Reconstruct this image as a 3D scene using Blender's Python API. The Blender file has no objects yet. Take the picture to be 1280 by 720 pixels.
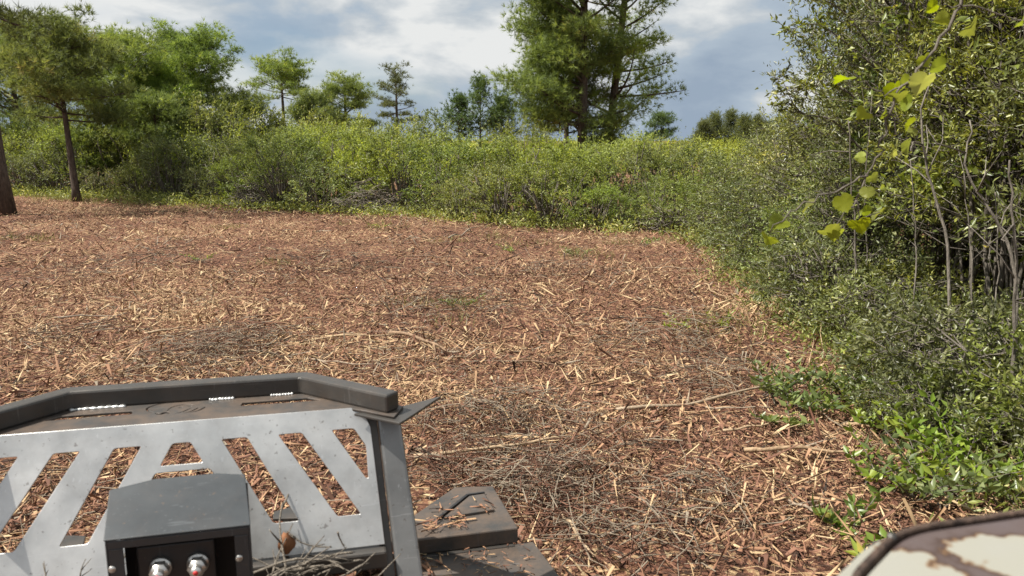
import bpy, math, random
import numpy as np
from mathutils import Vector, Matrix

R = math.radians
sc = bpy.context.scene
col = sc.collection

# ------------------------------------------------------------------ camera
PITCH = R(10.5); CAMZ = 2.0; FPX = 1000.0
cd = bpy.data.cameras.new('camera'); cam = bpy.data.objects.new('camera', cd); col.objects.link(cam)
cam.location = (0, 0, CAMZ); cam.rotation_euler = (R(90) - PITCH, 0, 0)
cd.sensor_width = 36.0; cd.lens = 36.0 * FPX / 1280.0
cd.clip_start = 0.05; cd.clip_end = 3000
cd.dof.use_dof = True; cd.dof.focus_distance = 9.0; cd.dof.aperture_fstop = 5.0
sc.camera = cam

# ------------------------------------------------------------------ light
SUN_AZ = R(-103)      # clockwise from +Y (the way the camera looks): the sun stands high on the left
SUN_EL = R(56)
to_sun = Vector((math.sin(SUN_AZ) * math.cos(SUN_EL), math.cos(SUN_AZ) * math.cos(SUN_EL), math.sin(SUN_EL)))
sl = bpy.data.lights.new('sun', 'SUN'); sl.energy = 5.0; sl.angle = R(0.53); sl.color = (1.0, 0.95, 0.87)
so = bpy.data.objects.new('sun', sl); col.objects.link(so)
so.rotation_euler = (-to_sun).to_track_quat('-Z', 'Y').to_euler(); so.location = (-10, 10, 30)

w = bpy.data.worlds.new('World'); sc.world = w; w.use_nodes = True
nt = w.node_tree; nt.nodes.clear()
def N(t, tree=None, **kw):
    n = (tree or nt).nodes.new(t)
    for k, v in kw.items(): setattr(n, k, v)
    return n
wo = N('ShaderNodeOutputWorld'); bg = N('ShaderNodeBackground'); bg.inputs[1].default_value = 0.066
sky = N('ShaderNodeTexSky'); sky.sky_type = 'NISHITA'; sky.sun_disc = False
sky.sun_elevation = SUN_EL; sky.sun_rotation = SUN_AZ; sky.dust_density = 0.4; sky.air_density = 1.0
tc = N('ShaderNodeTexCoord')
mp = N('ShaderNodeMapping'); mp.inputs['Scale'].default_value = (2.6, 2.6, 6.5); mp.inputs['Location'].default_value = (3.1, 0.4, 1.7)
n1 = N('ShaderNodeTexNoise'); n1.inputs['Scale'].default_value = 1.0; n1.inputs['Detail'].default_value = 9; n1.inputs['Roughness'].default_value = 0.5; n1.inputs['Distortion'].default_value = 0.0
mp2 = N('ShaderNodeMapping'); mp2.inputs['Scale'].default_value = (4.2, 4.2, 9.0); mp2.inputs['Location'].default_value = (1.3, 7.2, 2.1)
n2 = N('ShaderNodeTexNoise'); n2.inputs['Scale'].default_value = 1.0; n2.inputs['Detail'].default_value = 9; n2.inputs['Roughness'].default_value = 0.52; n2.inputs['Distortion'].default_value = 0.15
r1 = N('ShaderNodeValToRGB'); r1.color_ramp.elements[0].position = 0.20; r1.color_ramp.elements[1].position = 0.45      # cloud cover over the blue
r2 = N('ShaderNodeValToRGB')
r2.color_ramp.elements[0].position = 0.36; r2.color_ramp.elements[0].color = (2.6, 3.25, 4.1, 1)
r2.color_ramp.elements[1].position = 0.57; r2.color_ramp.elements[1].color = (6.6, 6.7, 6.65, 1)
e = r2.color_ramp.elements.new(0.47); e.color = (3.5, 4.15, 4.85, 1)
e = r2.color_ramp.elements.new(0.505); e.color = (4.4, 4.8, 5.15, 1)
# low cloud far off is seen through more rain-grey air than cloud overhead
sx = N('ShaderNodeSeparateXYZ'); mr_ = N('ShaderNodeMapRange'); mr_.inputs[1].default_value = 0.0; mr_.inputs[2].default_value = 0.14; mr_.inputs[3].default_value = -0.07; mr_.inputs[4].default_value = 0.04
ad_ = N('ShaderNodeMath', operation='ADD')
hs = N('ShaderNodeMix', data_type='RGBA', blend_type='MULTIPLY'); hs.inputs[0].default_value = 1.0
hs.inputs[7].default_value = (0.55, 0.62, 0.71, 1)
mx = N('ShaderNodeMix', data_type='RGBA')
L = nt.links.new
L(tc.outputs['Generated'], mp.inputs[0]); L(mp.outputs[0], n1.inputs[0]); L(n1.outputs[0], r1.inputs[0])
L(tc.outputs['Generated'], mp2.inputs[0]); L(mp2.outputs[0], n2.inputs[0]); L(tc.outputs['Generated'], sx.inputs[0]); L(sx.outputs[2], mr_.inputs[0])
L(n2.outputs[0], ad_.inputs[0]); L(mr_.outputs[0], ad_.inputs[1]); L(ad_.outputs[0], r2.inputs[0])
L(sky.outputs[0], hs.inputs[6]); L(r1.outputs[0], mx.inputs[0]); L(hs.outputs[2], mx.inputs[6]); L(r2.outputs[0], mx.inputs[7])
L(mx.outputs[2], bg.inputs[0]); L(bg.outputs[0], wo.inputs[0])

sc.view_settings.view_transform = 'Standard'; sc.view_settings.look = 'None'
sc.view_settings.exposure = 0.9; sc.view_settings.gamma = 1.0; sc.view_settings.use_curve_mapping = False
sc.render.engine = 'CYCLES'
sc.cycles.use_denoising = True
sc.cycles.max_bounces = 6; sc.cycles.diffuse_bounces = 3; sc.cycles.glossy_bounces = 3; sc.cycles.transmission_bounces = 4
sc.cycles.transparent_max_bounces = 6; sc.cycles.caustics_reflective = False; sc.cycles.caustics_refractive = False

# ------------------------------------------------------------------ helpers
rng = np.random.default_rng(7)
rnd = random.Random(11)

def at(u, v, Y):
    """the point at depth Y that the photograph shows at pixel (u, v)"""
    xc = (u - 640) / FPX; yc = -(v - 360) / FPX
    d = Vector((xc, math.cos(PITCH) + yc * math.sin(PITCH), -math.sin(PITCH) + yc * math.cos(PITCH)))
    return Vector((0, 0, CAMZ)) + d * (Y / d.y)
def on_ground(u, v, z=0.0):
    xc = (u - 640) / FPX; yc = -(v - 360) / FPX
    d = Vector((xc, math.cos(PITCH) + yc * math.sin(PITCH), -math.sin(PITCH) + yc * math.cos(PITCH)))
    return Vector((0, 0, CAMZ)) + d * ((z - CAMZ) / d.z)

_w = [(rng.uniform(0, 6.28), rng.uniform(.25, 2.2), rng.uniform(0, 6.28)) for _ in range(14)]
def gz(x, y):
    """height of the ground"""
    x = np.asarray(x, float); y = np.asarray(y, float); s = 0
    for a, f, p in _w:
        s = s + np.sin((x * math.cos(a) + y * math.sin(a)) * f + p) / (0.6 + f)
    return 0.014 * s
def patch(x, y, seed, f0=0.5, n=9):
    r = np.random.default_rng(seed); s = 0
    for _ in range(n):
        a = r.uniform(0, 6.28); f = f0 * r.uniform(.6, 3.2); p = r.uniform(0, 6.28)
        s = s + np.sin((x * math.cos(a) + y * math.sin(a)) * f + p + 1.3 * np.sin(y * f0 + p * 2))
    return s / math.sqrt(n)

class MB:
    """collects triangles, with one tint value for each vertex"""
    def __init__(s): s.V = []; s.F = []; s.T = []; s.n = 0
    def add(s, V, F, tint=0.5):
        V = np.asarray(V, float).reshape(-1, 3); F = np.asarray(F, int).reshape(-1, 3)
        s.V.append(V); s.F.append(F + s.n); s.n += len(V)
        s.T.append(np.full(len(V), tint) if np.isscalar(tint) else np.asarray(tint, float))
    def tube(s, P, rad, sides=6, tint=0.5, cap=True):
        P = np.asarray(P, float); n = len(P); rad = np.broadcast_to(np.asarray(rad, float), (n,))
        T = np.gradient(P, axis=0); T /= np.linalg.norm(T, axis=1)[:, None] + 1e-9
        ref = np.array([0, 0, 1.]) if abs(T[0, 2]) < .9 else np.array([1., 0, 0])
        U = np.cross(T, ref); U /= np.linalg.norm(U, axis=1)[:, None] + 1e-9; W = np.cross(T, U)
        a = np.arange(sides) * 2 * math.pi / sides
        V = P[:, None] + rad[:, None, None] * (np.cos(a)[None, :, None] * U[:, None] + np.sin(a)[None, :, None] * W[:, None])
        F = []
        for i in range(n - 1):
            for j in range(sides):
                k = (j + 1) % sides; A = i * sides + j; B = i * sides + k; C = A + sides; D = B + sides
                F += [(A, B, D), (A, D, C)]
        if cap:
            for j in range(1, sides - 1):
                F.append((0, j + 1, j)); b = (n - 1) * sides; F.append((b, b + j, b + j + 1))
        s.add(V.reshape(-1, 3), F, tint)
    def box(s, lo, hi, tint=.5, M=None):
        x0, y0, z0 = lo; x1, y1, z1 = hi
        V = np.array([(x0, y0, z0), (x1, y0, z0), (x1, y1, z0), (x0, y1, z0), (x0, y0, z1), (x1, y0, z1), (x1, y1, z1), (x0, y1, z1)])
        F = [(0, 3, 2), (0, 2, 1), (4, 5, 6), (4, 6, 7), (0, 1, 5), (0, 5, 4), (1, 2, 6), (1, 6, 5), (2, 3, 7), (2, 7, 6), (3, 0, 4), (3, 4, 7)]
        s.add(V, F, tint)
    def mesh(s, name, mat, smooth=False):
        me = bpy.data.meshes.new(name)
        V = np.concatenate(s.V).astype(np.float32); F = np.concatenate(s.F).astype(np.int32); T = np.concatenate(s.T).astype(np.float32)
        nf = len(F)
        me.vertices.add(len(V)); me.vertices.foreach_set('co', V.ravel())
        me.loops.add(nf * 3); me.loops.foreach_set('vertex_index', F.ravel())
        me.polygons.add(nf); me.polygons.foreach_set('loop_start', np.arange(nf, dtype=np.int32) * 3)
        me.polygons.foreach_set('loop_total', np.full(nf, 3, np.int32))
        if smooth: me.polygons.foreach_set('use_smooth', np.ones(nf, bool))
        at_ = me.attributes.new('tint', 'FLOAT', 'POINT'); at_.data.foreach_set('value', T)
        me.update(calc_edges=True); me.validate()
        me.materials.append(mat)
        return me
    def build(s, name, mat, parent=None, smooth=False):
        return link(name, s.mesh(name, mat, smooth), parent)

def link(name, me, parent=None, loc=None, rz=0, scale=None):
    o = bpy.data.objects.new(name, me); col.objects.link(o); o.parent = parent
    if loc is not None: o.location = loc
    o.rotation_euler = (0, 0, rz)
    if scale is not None: o.scale = scale
    return o
def tag(o, label=None, cat=None, group=None, kind=None):
    if label: o['label'] = label
    if cat: o['category'] = cat
    if group: o['group'] = group
    if kind: o['kind'] = kind
    return o
def thing(name, label, cat, loc=(0, 0, 0), rz=0, group=None, scale=None):
    o = link(name, None, None, loc, rz, scale); o.empty_display_size = .2
    return tag(o, label, cat, group)

def unit(v): return v / (np.linalg.norm(v, axis=-1, keepdims=True) + 1e-9)
def rdirs(n, up=0.0, r=None):
    v = (r or rng).normal(size=(n, 3)); v = unit(v); v[:, 2] += up
    return unit(v)

def leaves(mb, P, D, ln, wd, tint, fold=.25, r=None):
    """folded pointed leaves: a base, two shoulders and a tip each"""
    r = r or rng; n = len(P); ln = np.broadcast_to(ln, (n,))[:, None]; wd = np.broadcast_to(wd, (n,))[:, None]
    S = unit(np.cross(D, r.normal(size=(n, 3)))); U = np.cross(S, D)
    mid = P + D * ln * .45
    V = np.stack([P, mid + S * wd * .5 + U * wd * fold, P + D * ln - U * ln * .08, mid - S * wd * .5 + U * wd * fold], 1)
    b = np.arange(n)[:, None] * 4
    F = np.concatenate([b + np.array([0, 1, 2]), b + np.array([0, 2, 3])])
    mb.add(V.reshape(-1, 3), F, np.repeat(np.broadcast_to(tint, (n,)), 4))

def spray(fb, sb, c, ax, n, cl, ln, wd, tone, r, up=.15, nt=5, tw=.003):
    """leaves set along a few twigs that leave the point c"""
    T = unit(ax * .8 + r.normal(0, .75, (nt, 3)) + [0, 0, up]) * (cl * r.uniform(.7, 1.5, nt))[:, None]
    k = r.integers(0, nt, n); u = r.uniform(.05, 1, n) ** .8
    p_ = c + T[k] * u[:, None] + r.normal(0, cl * .06, (n, 3)); p_[:, 2] = np.maximum(p_[:, 2], .01)
    D = unit(unit(T[k]) * .75 + r.normal(0, .5, (n, 3)))
    leaves(fb, p_, D, ln * r.uniform(.55, 1.25, n), wd * r.uniform(.7, 1.25, n), np.clip(tone + r.normal(0, .05, nt)[k] + r.normal(0, .15, n), 0, 1), .22, r)
    if sb is not None: needles(sb, np.repeat(c[None], nt, 0), unit(T), np.linalg.norm(T, axis=1), tw, .5, r)
def needles(mb, P, D, ln, wd, tint, r=None):
    r = r or rng; n = len(P); ln = np.broadcast_to(ln, (n,))[:, None]
    S = unit(np.cross(D, r.normal(size=(n, 3)))) * wd * .5
    V = np.stack([P - S, P + S, P + D * ln], 1)
    F = np.arange(n * 3).reshape(-1, 3)
    mb.add(V.reshape(-1, 3), F, np.repeat(np.broadcast_to(tint, (n,)), 3))

# ------------------------------------------------------------------ materials
def mat(name):
    m = bpy.data.materials.new(name); m.use_nodes = True; t = m.node_tree
    return m, t, t.nodes['Principled BSDF'], t.nodes['Material Output']
def ramp(t, stops, const=False):
    n = t.nodes.new('ShaderNodeValToRGB'); cr = n.color_ramp
    if const: cr.interpolation = 'CONSTANT'
    while len(cr.elements) < len(stops): cr.elements.new(.5)
    for e_, (p_, c_) in zip(cr.elements, stops): e_.position = p_; e_.color = (*c_, 1)
    return n
def attr(t):
    n = t.nodes.new('ShaderNodeAttribute'); n.attribute_name = 'tint'; return n
def noise(t, scale, detail=4, rough=.55, coord='Object', vec=None):
    c = t.nodes.new('ShaderNodeTexCoord'); n = t.nodes.new('ShaderNodeTexNoise')
    n.inputs['Scale'].default_value = scale; n.inputs['Detail'].default_value = detail; n.inputs['Roughness'].default_value = rough
    if vec:
        m = t.nodes.new('ShaderNodeMapping'); m.inputs['Scale'].default_value = vec
        t.links.new(c.outputs[coord], m.inputs[0]); t.links.new(m.outputs[0], n.inputs[0])
    else: t.links.new(c.outputs[coord], n.inputs[0])
    return n
def bump(t, b, src, strength=.4, dist=.01):
    n = t.nodes.new('ShaderNodeBump'); n.inputs['Strength'].default_value = strength; n.inputs['Distance'].default_value = dist
    t.links.new(src, n.inputs['Height']); t.links.new(n.outputs[0], b.inputs['Normal'])
def mixc(t, fac, a, b, blend='MIX'):
    n = t.nodes.new('ShaderNodeMix'); n.data_type = 'RGBA'; n.blend_type = blend
    for sck, v in ((0, fac), (6, a), (7, b)):
        if hasattr(v, 'is_linked') or hasattr(v, 'links'): t.links.new(v, n.inputs[sck])
        elif sck == 0: n.inputs[0].default_value = v
        else: n.inputs[sck].default_value = (*v, 1)
    return n.outputs[2]

def leaf_mat(name, stops, trans=.4, spec=.35, rough=.5, objvar=.25):
    m, t, b, o = mat(name); a = attr(t); r = ramp(t, stops)
    t.links.new(a.outputs['Fac'], r.inputs[0])
    oi = t.nodes.new('ShaderNodeObjectInfo'); hv = t.nodes.new('ShaderNodeHueSaturation')
    mr = t.nodes.new('ShaderNodeMapRange'); mr.inputs[3].default_value = 1 - objvar; mr.inputs[4].default_value = 1 + objvar
    t.links.new(oi.outputs['Random'], mr.inputs[0]); t.links.new(mr.outputs[0], hv.inputs['Value'])
    ml = t.nodes.new('ShaderNodeMath'); ml.operation = 'MULTIPLY'; ml.inputs[1].default_value = 7.31; fr = t.nodes.new('ShaderNodeMath'); fr.operation = 'FRACT'
    t.links.new(oi.outputs['Random'], ml.inputs[0]); t.links.new(ml.outputs[0], fr.inputs[0])
    m1 = t.nodes.new('ShaderNodeMapRange'); m1.inputs[3].default_value = .5 - objvar * .06; m1.inputs[4].default_value = .5 + objvar * .06
    m2 = t.nodes.new('ShaderNodeMapRange'); m2.inputs[3].default_value = 1 - objvar * 1.1; m2.inputs[4].default_value = 1 + objvar * .35
    t.links.new(fr.outputs[0], m1.inputs[0]); t.links.new(m1.outputs[0], hv.inputs['Hue']); t.links.new(oi.outputs['Random'], m2.inputs[0]); t.links.new(m2.outputs[0], hv.inputs['Saturation'])
    t.links.new(r.outputs[0], hv.inputs['Color'])
    b.inputs['Roughness'].default_value = rough; b.inputs['Specular IOR Level'].default_value = spec
    t.links.new(hv.outputs[0], b.inputs['Base Color'])
    tr = t.nodes.new('ShaderNodeBsdfTranslucent'); ms = t.nodes.new('ShaderNodeMixShader'); ms.inputs[0].default_value = trans
    t.links.new(mixc(t, 1.0, hv.outputs[0], (1.25, 1.2, .55), 'MULTIPLY'), tr.inputs[0])
    t.links.new(b.outputs[0], ms.inputs[1]); t.links.new(tr.outputs[0], ms.inputs[2]); t.links.new(ms.outputs[0], o.inputs[0])
    return m
M = {}
M['needle'] = leaf_mat('pine_needles', [(0, (0.0745, 0.109, 0.0322)), (.5, (0.205, 0.275, 0.069)), (.85, (0.36, 0.435, 0.0978)), (1, (0.472, 0.422, 0.138))], .48, .3, .5, .18)
M['needle_dark'] = leaf_mat('dark_pine_needles', [(0, (0.069, 0.0845, 0.0368)), (.6, (0.152, 0.179, 0.069)), (1, (0.248, 0.269, 0.0978))], .42, .3, .5, .1)
M['needle_pale'] = leaf_mat('pale_pine_needles', [(0, (.05, .08, .03)), (.5, (.10, .15, .055)), (1, (.19, .24, .10))], .4, .3, .5, .15)
M['olive'] = leaf_mat('olive_leaves', [(0, (0.0831, 0.106, 0.0276)), (.5, (0.196, 0.243, 0.0575)), (.9, (0.332, 0.371, 0.103)), (1, (0.498, 0.486, 0.218))], .45, .4, .45)
M['bright'] = leaf_mat('bright_regrowth_leaves', [(0, (0.121, 0.154, 0.0322)), (.5, (0.273, 0.339, 0.0667)), (1, (0.437, 0.499, 0.115))], .45, .35, .5)
M['grey_green'] = leaf_mat('grey_green_leaves', [(0, (0.0789, 0.096, 0.0299)), (.5, (0.194, 0.23, 0.069)), (.85, (0.364, 0.397, 0.138)), (1, (0.583, 0.563, 0.276))], .42, .45, .42)
M['thicket'] = leaf_mat('narrow_thicket_leaves', [(0, (0.0546, 0.0678, 0.0161)), (.45, (0.152, 0.179, 0.0391)), (.82, (0.316, 0.346, 0.0862)), (1, (0.607, 0.602, 0.23))], .36, .5, .38)
M['broad'] = leaf_mat('broad_sprout_leaves', [(0, (.08, .12, .02)), (.5, (.17, .23, .04)), (.9, (.30, .35, .075)), (1, (.46, .38, .09))], .4, .5, .36)
M['broad_mixed'] = leaf_mat('mixed_broad_leaves', [(0, (0.0621, 0.0896, 0.0184)), (.5, (0.152, 0.192, 0.0391)), (.9, (0.304, 0.346, 0.0805)), (1, (0.58, 0.512, 0.161))], .42, .5, .36)  # leaf colours of the larger leaved shrubs in the brush wall
M['vine'] = leaf_mat('vine_leaves', [(0, (0.175, 0.206, 0.0132)), (.5, (0.25, 0.3, 0.022)), (1, (0.413, 0.463, 0.099))], .58, .3, .5, .2)
M['grass'] = leaf_mat('grass_blades', [(0, (.09, .105, .03)), (.5, (.19, .19, .065)), (1, (.36, .31, .15))], .35, .2, .6)

def bark_mat(name, c0, c1, sc_=14):
    m, t, b, o = mat(name); n = noise(t, sc_, 6, .65, vec=(1, 1, .25)); r = ramp(t, [(.3, c0), (.7, c1)])
    t.links.new(n.outputs[0], r.inputs[0]); t.links.new(r.outputs[0], b.inputs['Base Color']); b.inputs['Roughness'].default_value = .9
    b.inputs['Specular IOR Level'].default_value = .2; bump(t, b, n.outputs[0], .9, .03); return m
M['bark'] = bark_mat('pine_bark', (.035, .026, .02), (.13, .10, .08))
M['stem'] = bark_mat('shrub_stem_bark', (.07, .06, .048), (.2, .175, .145), 30)
M['pale_stem'] = bark_mat('pale_stem_bark', (.09, .078, .062), (.27, .24, .20), 25)
M['twig'] = bark_mat('dead_twig_bark', (.10, .085, .07), (.30, .26, .21), 40)

def stick_mat():
    m, t, b, o = mat('weathered_stick_wood'); oi = t.nodes.new('ShaderNodeObjectInfo')
    r = ramp(t, [(0, (.14, .09, .06)), (.35, (.30, .20, .12)), (.7, (.42, .31, .19)), (1, (.28, .235, .185))])
    t.links.new(oi.outputs['Random'], r.inputs[0]); n = noise(t, 35, 5, .7)
    r2_ = ramp(t, [(.35, (.45, .4, .36)), (.65, (1.1, 1.08, 1.05))]); t.links.new(n.outputs[0], r2_.inputs[0])
    t.links.new(mixc(t, 1.0, r.outputs[0], r2_.outputs[0], 'MULTIPLY'), b.inputs['Base Color'])
    b.inputs['Roughness'].default_value = .8; bump(t, b, n.outputs[0], .6, .006); return m
M['stick'] = stick_mat()

def chip_mat():
    m, t, b, o = mat('wood_chip_mulch'); a = attr(t)
    r = ramp(t, [(0, (0.0288, 0.0189, 0.0135)), (.14, (0.0765, 0.0405, 0.0252)), (.32, (0.162, 0.0792, 0.0522)), (.48, (0.243, 0.124, 0.0738)), (.62, (0.333, 0.203, 0.113)), (.78, (0.414, 0.284, 0.158)), (.9, (0.486, 0.369, 0.216)), (1, (0.225, 0.184, 0.135))])
    t.links.new(a.outputs['Fac'], r.inputs[0]); t.links.new(r.outputs[0], b.inputs['Base Color'])
    b.inputs['Roughness'].default_value = .75; b.inputs['Specular IOR Level'].default_value = .25; return m
M['chip'] = chip_mat()

def ground_mat():
    m, t, b, o = mat('red_earth_and_fine_mulch')
    n = noise(t, .35, 5, .6, 'Object'); f = noise(t, 9, 8, .75, 'Object'); g = noise(t, 38, 6, .7, 'Object')
    r = ramp(t, [(.32, (.12, .07, .05)), (.5, (.19, .10, .07)), (.62, (.24, .118, .08)), (.75, (.20, .135, .09))]); t.links.new(n.outputs[0], r.inputs[0])
    r2_ = ramp(t, [(.3, (.28, .25, .23)), (.5, (.9, .88, .86)), (.68, (1.35, 1.3, 1.2))]); t.links.new(f.outputs[0], r2_.inputs[0])
    r3 = ramp(t, [(.35, (.45, .42, .4)), (.6, (1.2, 1.2, 1.2))]); t.links.new(g.outputs[0], r3.inputs[0])
    c = mixc(t, 1.0, r.outputs[0], r2_.outputs[0], 'MULTIPLY'); c = mixc(t, 1.0, c, r3.outputs[0], 'MULTIPLY')
    tcn = t.nodes.new('ShaderNodeTexCoord'); prev = c
    for sx_, sy_, off, amt in ((16, 60, 0, .55), (70, 18, 4.7, .55), (40, 42, 9.1, .4)):
        mpp = t.nodes.new('ShaderNodeMapping'); mpp.inputs['Scale'].default_value = (sx_, sy_, 1); mpp.inputs['Location'].default_value = (off, off * 1.7, 0); mpp.inputs['Rotation'].default_value = (0, 0, off * .33)
        wn = t.nodes.new('ShaderNodeTexNoise'); wn.inputs['Scale'].default_value = 1.3; wn.inputs['Detail'].default_value = 2
        mv = t.nodes.new('ShaderNodeMix'); mv.data_type = 'VECTOR'; mv.inputs[0].default_value = .12
        vo = t.nodes.new('ShaderNodeTexVoronoi'); vo.voronoi_dimensions = '2D'; vo.inputs['Scale'].default_value = 1.0; vo.inputs['Randomness'].default_value = 1.0
        t.links.new(tcn.outputs['Object'], wn.inputs[0]); t.links.new(tcn.outputs['Object'], mv.inputs[4]); t.links.new(wn.outputs[1], mv.inputs[5]); t.links.new(mv.outputs[1], mpp.inputs[0]); t.links.new(mpp.outputs[0], vo.inputs['Vector'])
        sp3 = t.nodes.new('ShaderNodeSeparateColor'); t.links.new(vo.outputs['Color'], sp3.inputs[0])
        rc = ramp(t, [(0, (0.0387, 0.0241, 0.0189)), (.3, (0.107, 0.0533, 0.037)), (.58, (0.194, 0.0929, 0.0602)), (.8, (0.292, 0.163, 0.0946)), (.94, (0.387, 0.267, 0.15)), (1, (0.43, 0.335, 0.206))])
        sh_ = t.nodes.new('ShaderNodeMapRange'); sh_.inputs[1].default_value = .3; sh_.inputs[2].default_value = .7; sh_.inputs[3].default_value = -.28; sh_.inputs[4].default_value = .2; t.links.new(n.outputs[0], sh_.inputs[0])
        as_ = t.nodes.new('ShaderNodeMath'); as_.operation = 'ADD'; t.links.new(sp3.outputs[0], as_.inputs[0]); t.links.new(sh_.outputs[0], as_.inputs[1]); t.links.new(as_.outputs[0], rc.inputs[0])
        gt = t.nodes.new('ShaderNodeMath'); gt.operation = 'GREATER_THAN'; gt.inputs[1].default_value = 1 - amt; t.links.new(sp3.outputs[1], gt.inputs[0])
        prev = mixc(t, gt.outputs[0], prev, rc.outputs[0])
    c = mixc(t, 1.0, prev, r3.outputs[0], 'MULTIPLY')
    t.links.new(c, b.inputs['Base Color']); b.inputs['Roughness'].default_value = .95; b.inputs['Specular IOR Level'].default_value = .1
    bump(t, b, g.outputs[0], .9, .03); return m
M['ground'] = ground_mat()

def steel_mat(name, c, metal, rough, dust=.0, scr=True):
    m, t, b, o = mat(name)
    n = noise(t, 5, 6, .6); s_ = noise(t, 6, 3, .6, vec=(1, 1, 40) if scr else (1, 1, 1)); d = noise(t, 11, 7, .7)
    r = ramp(t, [(.3, tuple(x * .78 for x in c)), (.7, tuple(x * 1.2 for x in c))]); t.links.new(n.outputs[0], r.inputs[0])
    rd = ramp(t, [(.5 - dust * .3, (0, 0, 0)), (.75 - dust * .25, (1, 1, 1))]); t.links.new(d.outputs[0], rd.inputs[0])
    mu = t.nodes.new('ShaderNodeMath'); mu.operation = 'MULTIPLY'; mu.inputs[1].default_value = min(1, dust * 1.3)
    t.links.new(rd.outputs[0], mu.inputs[0])
    c1 = mixc(t, mu.outputs[0], r.outputs[0], (.15, .105, .075))
    # scratches in two directions and specks of dried mud
    sa = noise(t, 9, 2, .5, vec=(14, 14, .7)); sb_ = noise(t, 8, 2, .5, vec=(1.0, 6, 22)); sp_ = noise(t, 55, 3, .6)
    ra = ramp(t, [(.68, (0, 0, 0)), (.71, (1, 1, 1))]); rb = ramp(t, [(.69, (0, 0, 0)), (.72, (1, 1, 1))]); rp = ramp(t, [(.66, (0, 0, 0)), (.69, (1, 1, 1))])
    t.links.new(sa.outputs[0], ra.inputs[0]); t.links.new(sb_.outputs[0], rb.inputs[0]); t.links.new(sp_.outputs[0], rp.inputs[0])
    f1 = t.nodes.new('ShaderNodeMath'); f1.operation = 'MAXIMUM'; t.links.new(ra.outputs[0], f1.inputs[0]); t.links.new(rb.outputs[0], f1.inputs[1])
    f2 = t.nodes.new('ShaderNodeMath'); f2.operation = 'MULTIPLY'; f2.inputs[1].default_value = .45; t.links.new(f1.outputs[0], f2.inputs[0])
    f3 = t.nodes.new('ShaderNodeMath'); f3.operation = 'MULTIPLY'; f3.inputs[1].default_value = .5; t.links.new(rp.outputs[0], f3.inputs[0])
    c2 = mixc(t, f2.outputs[0], c1, tuple(min(.7, x * 1.7 + .03) for x in c)); c3 = mixc(t, f3.outputs[0], c2, (.10, .07, .05))
    t.links.new(c3, b.inputs['Base Color'])
    b.inputs['Metallic'].default_value = metal
    rr = t.nodes.new('ShaderNodeMapRange'); rr.inputs[3].default_value = rough - .1; rr.inputs[4].default_value = rough + .18
    t.links.new(n.outputs[0], rr.inputs[0]); t.links.new(rr.outputs[0], b.inputs['Roughness'])
    bump(t, b, s_.outputs[0], .06, .002); return m
M['steel'] = steel_mat('gunmetal_painted_steel', (.60, .60, .585), .85, .4, .12)
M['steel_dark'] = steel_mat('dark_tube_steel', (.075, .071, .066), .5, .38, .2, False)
M['post'] = steel_mat('post_steel', (.24, .24, .235), .75, .4, .08)
M['steel_dusty'] = steel_mat('dusty_deck_steel', (.06, .057, .054), .3, .5, .5, False)
M['cover'] = steel_mat('slate_grey_powder_coat', (.034, .039, .043), .0, .4, .06, False)
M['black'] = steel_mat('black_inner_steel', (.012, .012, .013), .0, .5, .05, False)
M['nut'] = steel_mat('bright_zinc_fitting', (.55, .53, .5), .95, .3, .1, False)
def plain(name, c, rough=.5, metal=0):
    m, t, b, o = mat(name); n = noise(t, 60, 4, .6); r = ramp(t, [(.3, tuple(x * .8 for x in c)), (.7, tuple(min(1, x * 1.15) for x in c))])
    t.links.new(n.outputs[0], r.inputs[0]); t.links.new(r.outputs[0], b.inputs['Base Color']); b.inputs['Roughness'].default_value = rough; b.inputs['Metallic'].default_value = metal
    return m
M['red'] = plain('red_thread_cap', (.5, .03, .03)); M['rubber'] = plain('black_rubber_edge', (.05, .042, .04), .6)
def rust_mat():
    m, t, b, o = mat('worn_white_paint_with_rust')
    n = noise(t, 8, 4, .55); k = noise(t, 30, 6, .7)
    r = ramp(t, [(.0, (.25, .248, .225)), (.51, (.25, .243, .205)), (.528, (.16, .09, .04)), (.545, (.045, .026, .02)), (.60, (.08, .058, .054)), (.75, (.085, .066, .066))])
    ad = t.nodes.new('ShaderNodeMath'); ad.operation = 'MULTIPLY_ADD'; ad.inputs[1].default_value = .22; 
    t.links.new(k.outputs[0], ad.inputs[0])
    tcf = t.nodes.new('ShaderNodeTexCoord'); sxf = t.nodes.new('ShaderNodeSeparateXYZ'); mrf = t.nodes.new('ShaderNodeMapRange'); mrf.inputs[1].default_value = -.075; mrf.inputs[2].default_value = -.02; mrf.inputs[3].default_value = -.175; mrf.inputs[4].default_value = -.06
    t.links.new(tcf.outputs['Object'], sxf.inputs[0]); t.links.new(sxf.outputs[1], mrf.inputs[0])
    sb = t.nodes.new('ShaderNodeMath'); sb.operation = 'ADD'; t.links.new(n.outputs[0], sb.inputs[0]); t.links.new(mrf.outputs[0], sb.inputs[1])
    t.links.new(sb.outputs[0], ad.inputs[2]); t.links.new(ad.outputs[0], r.inputs[0]); t.links.new(r.outputs[0], b.inputs['Base Color'])
    b.inputs['Roughness'].default_value = .45; bump(t, b, n.outputs[0], .2, .004); return m
M['rust'] = rust_mat()
M['rim'] = bark_mat('flaking_dark_edge', (.02, .016, .015), (.15, .10, .075), 30)
M['dead_leaf'] = plain('dry_curled_leaf', (.22, .09, .035), .7)

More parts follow.
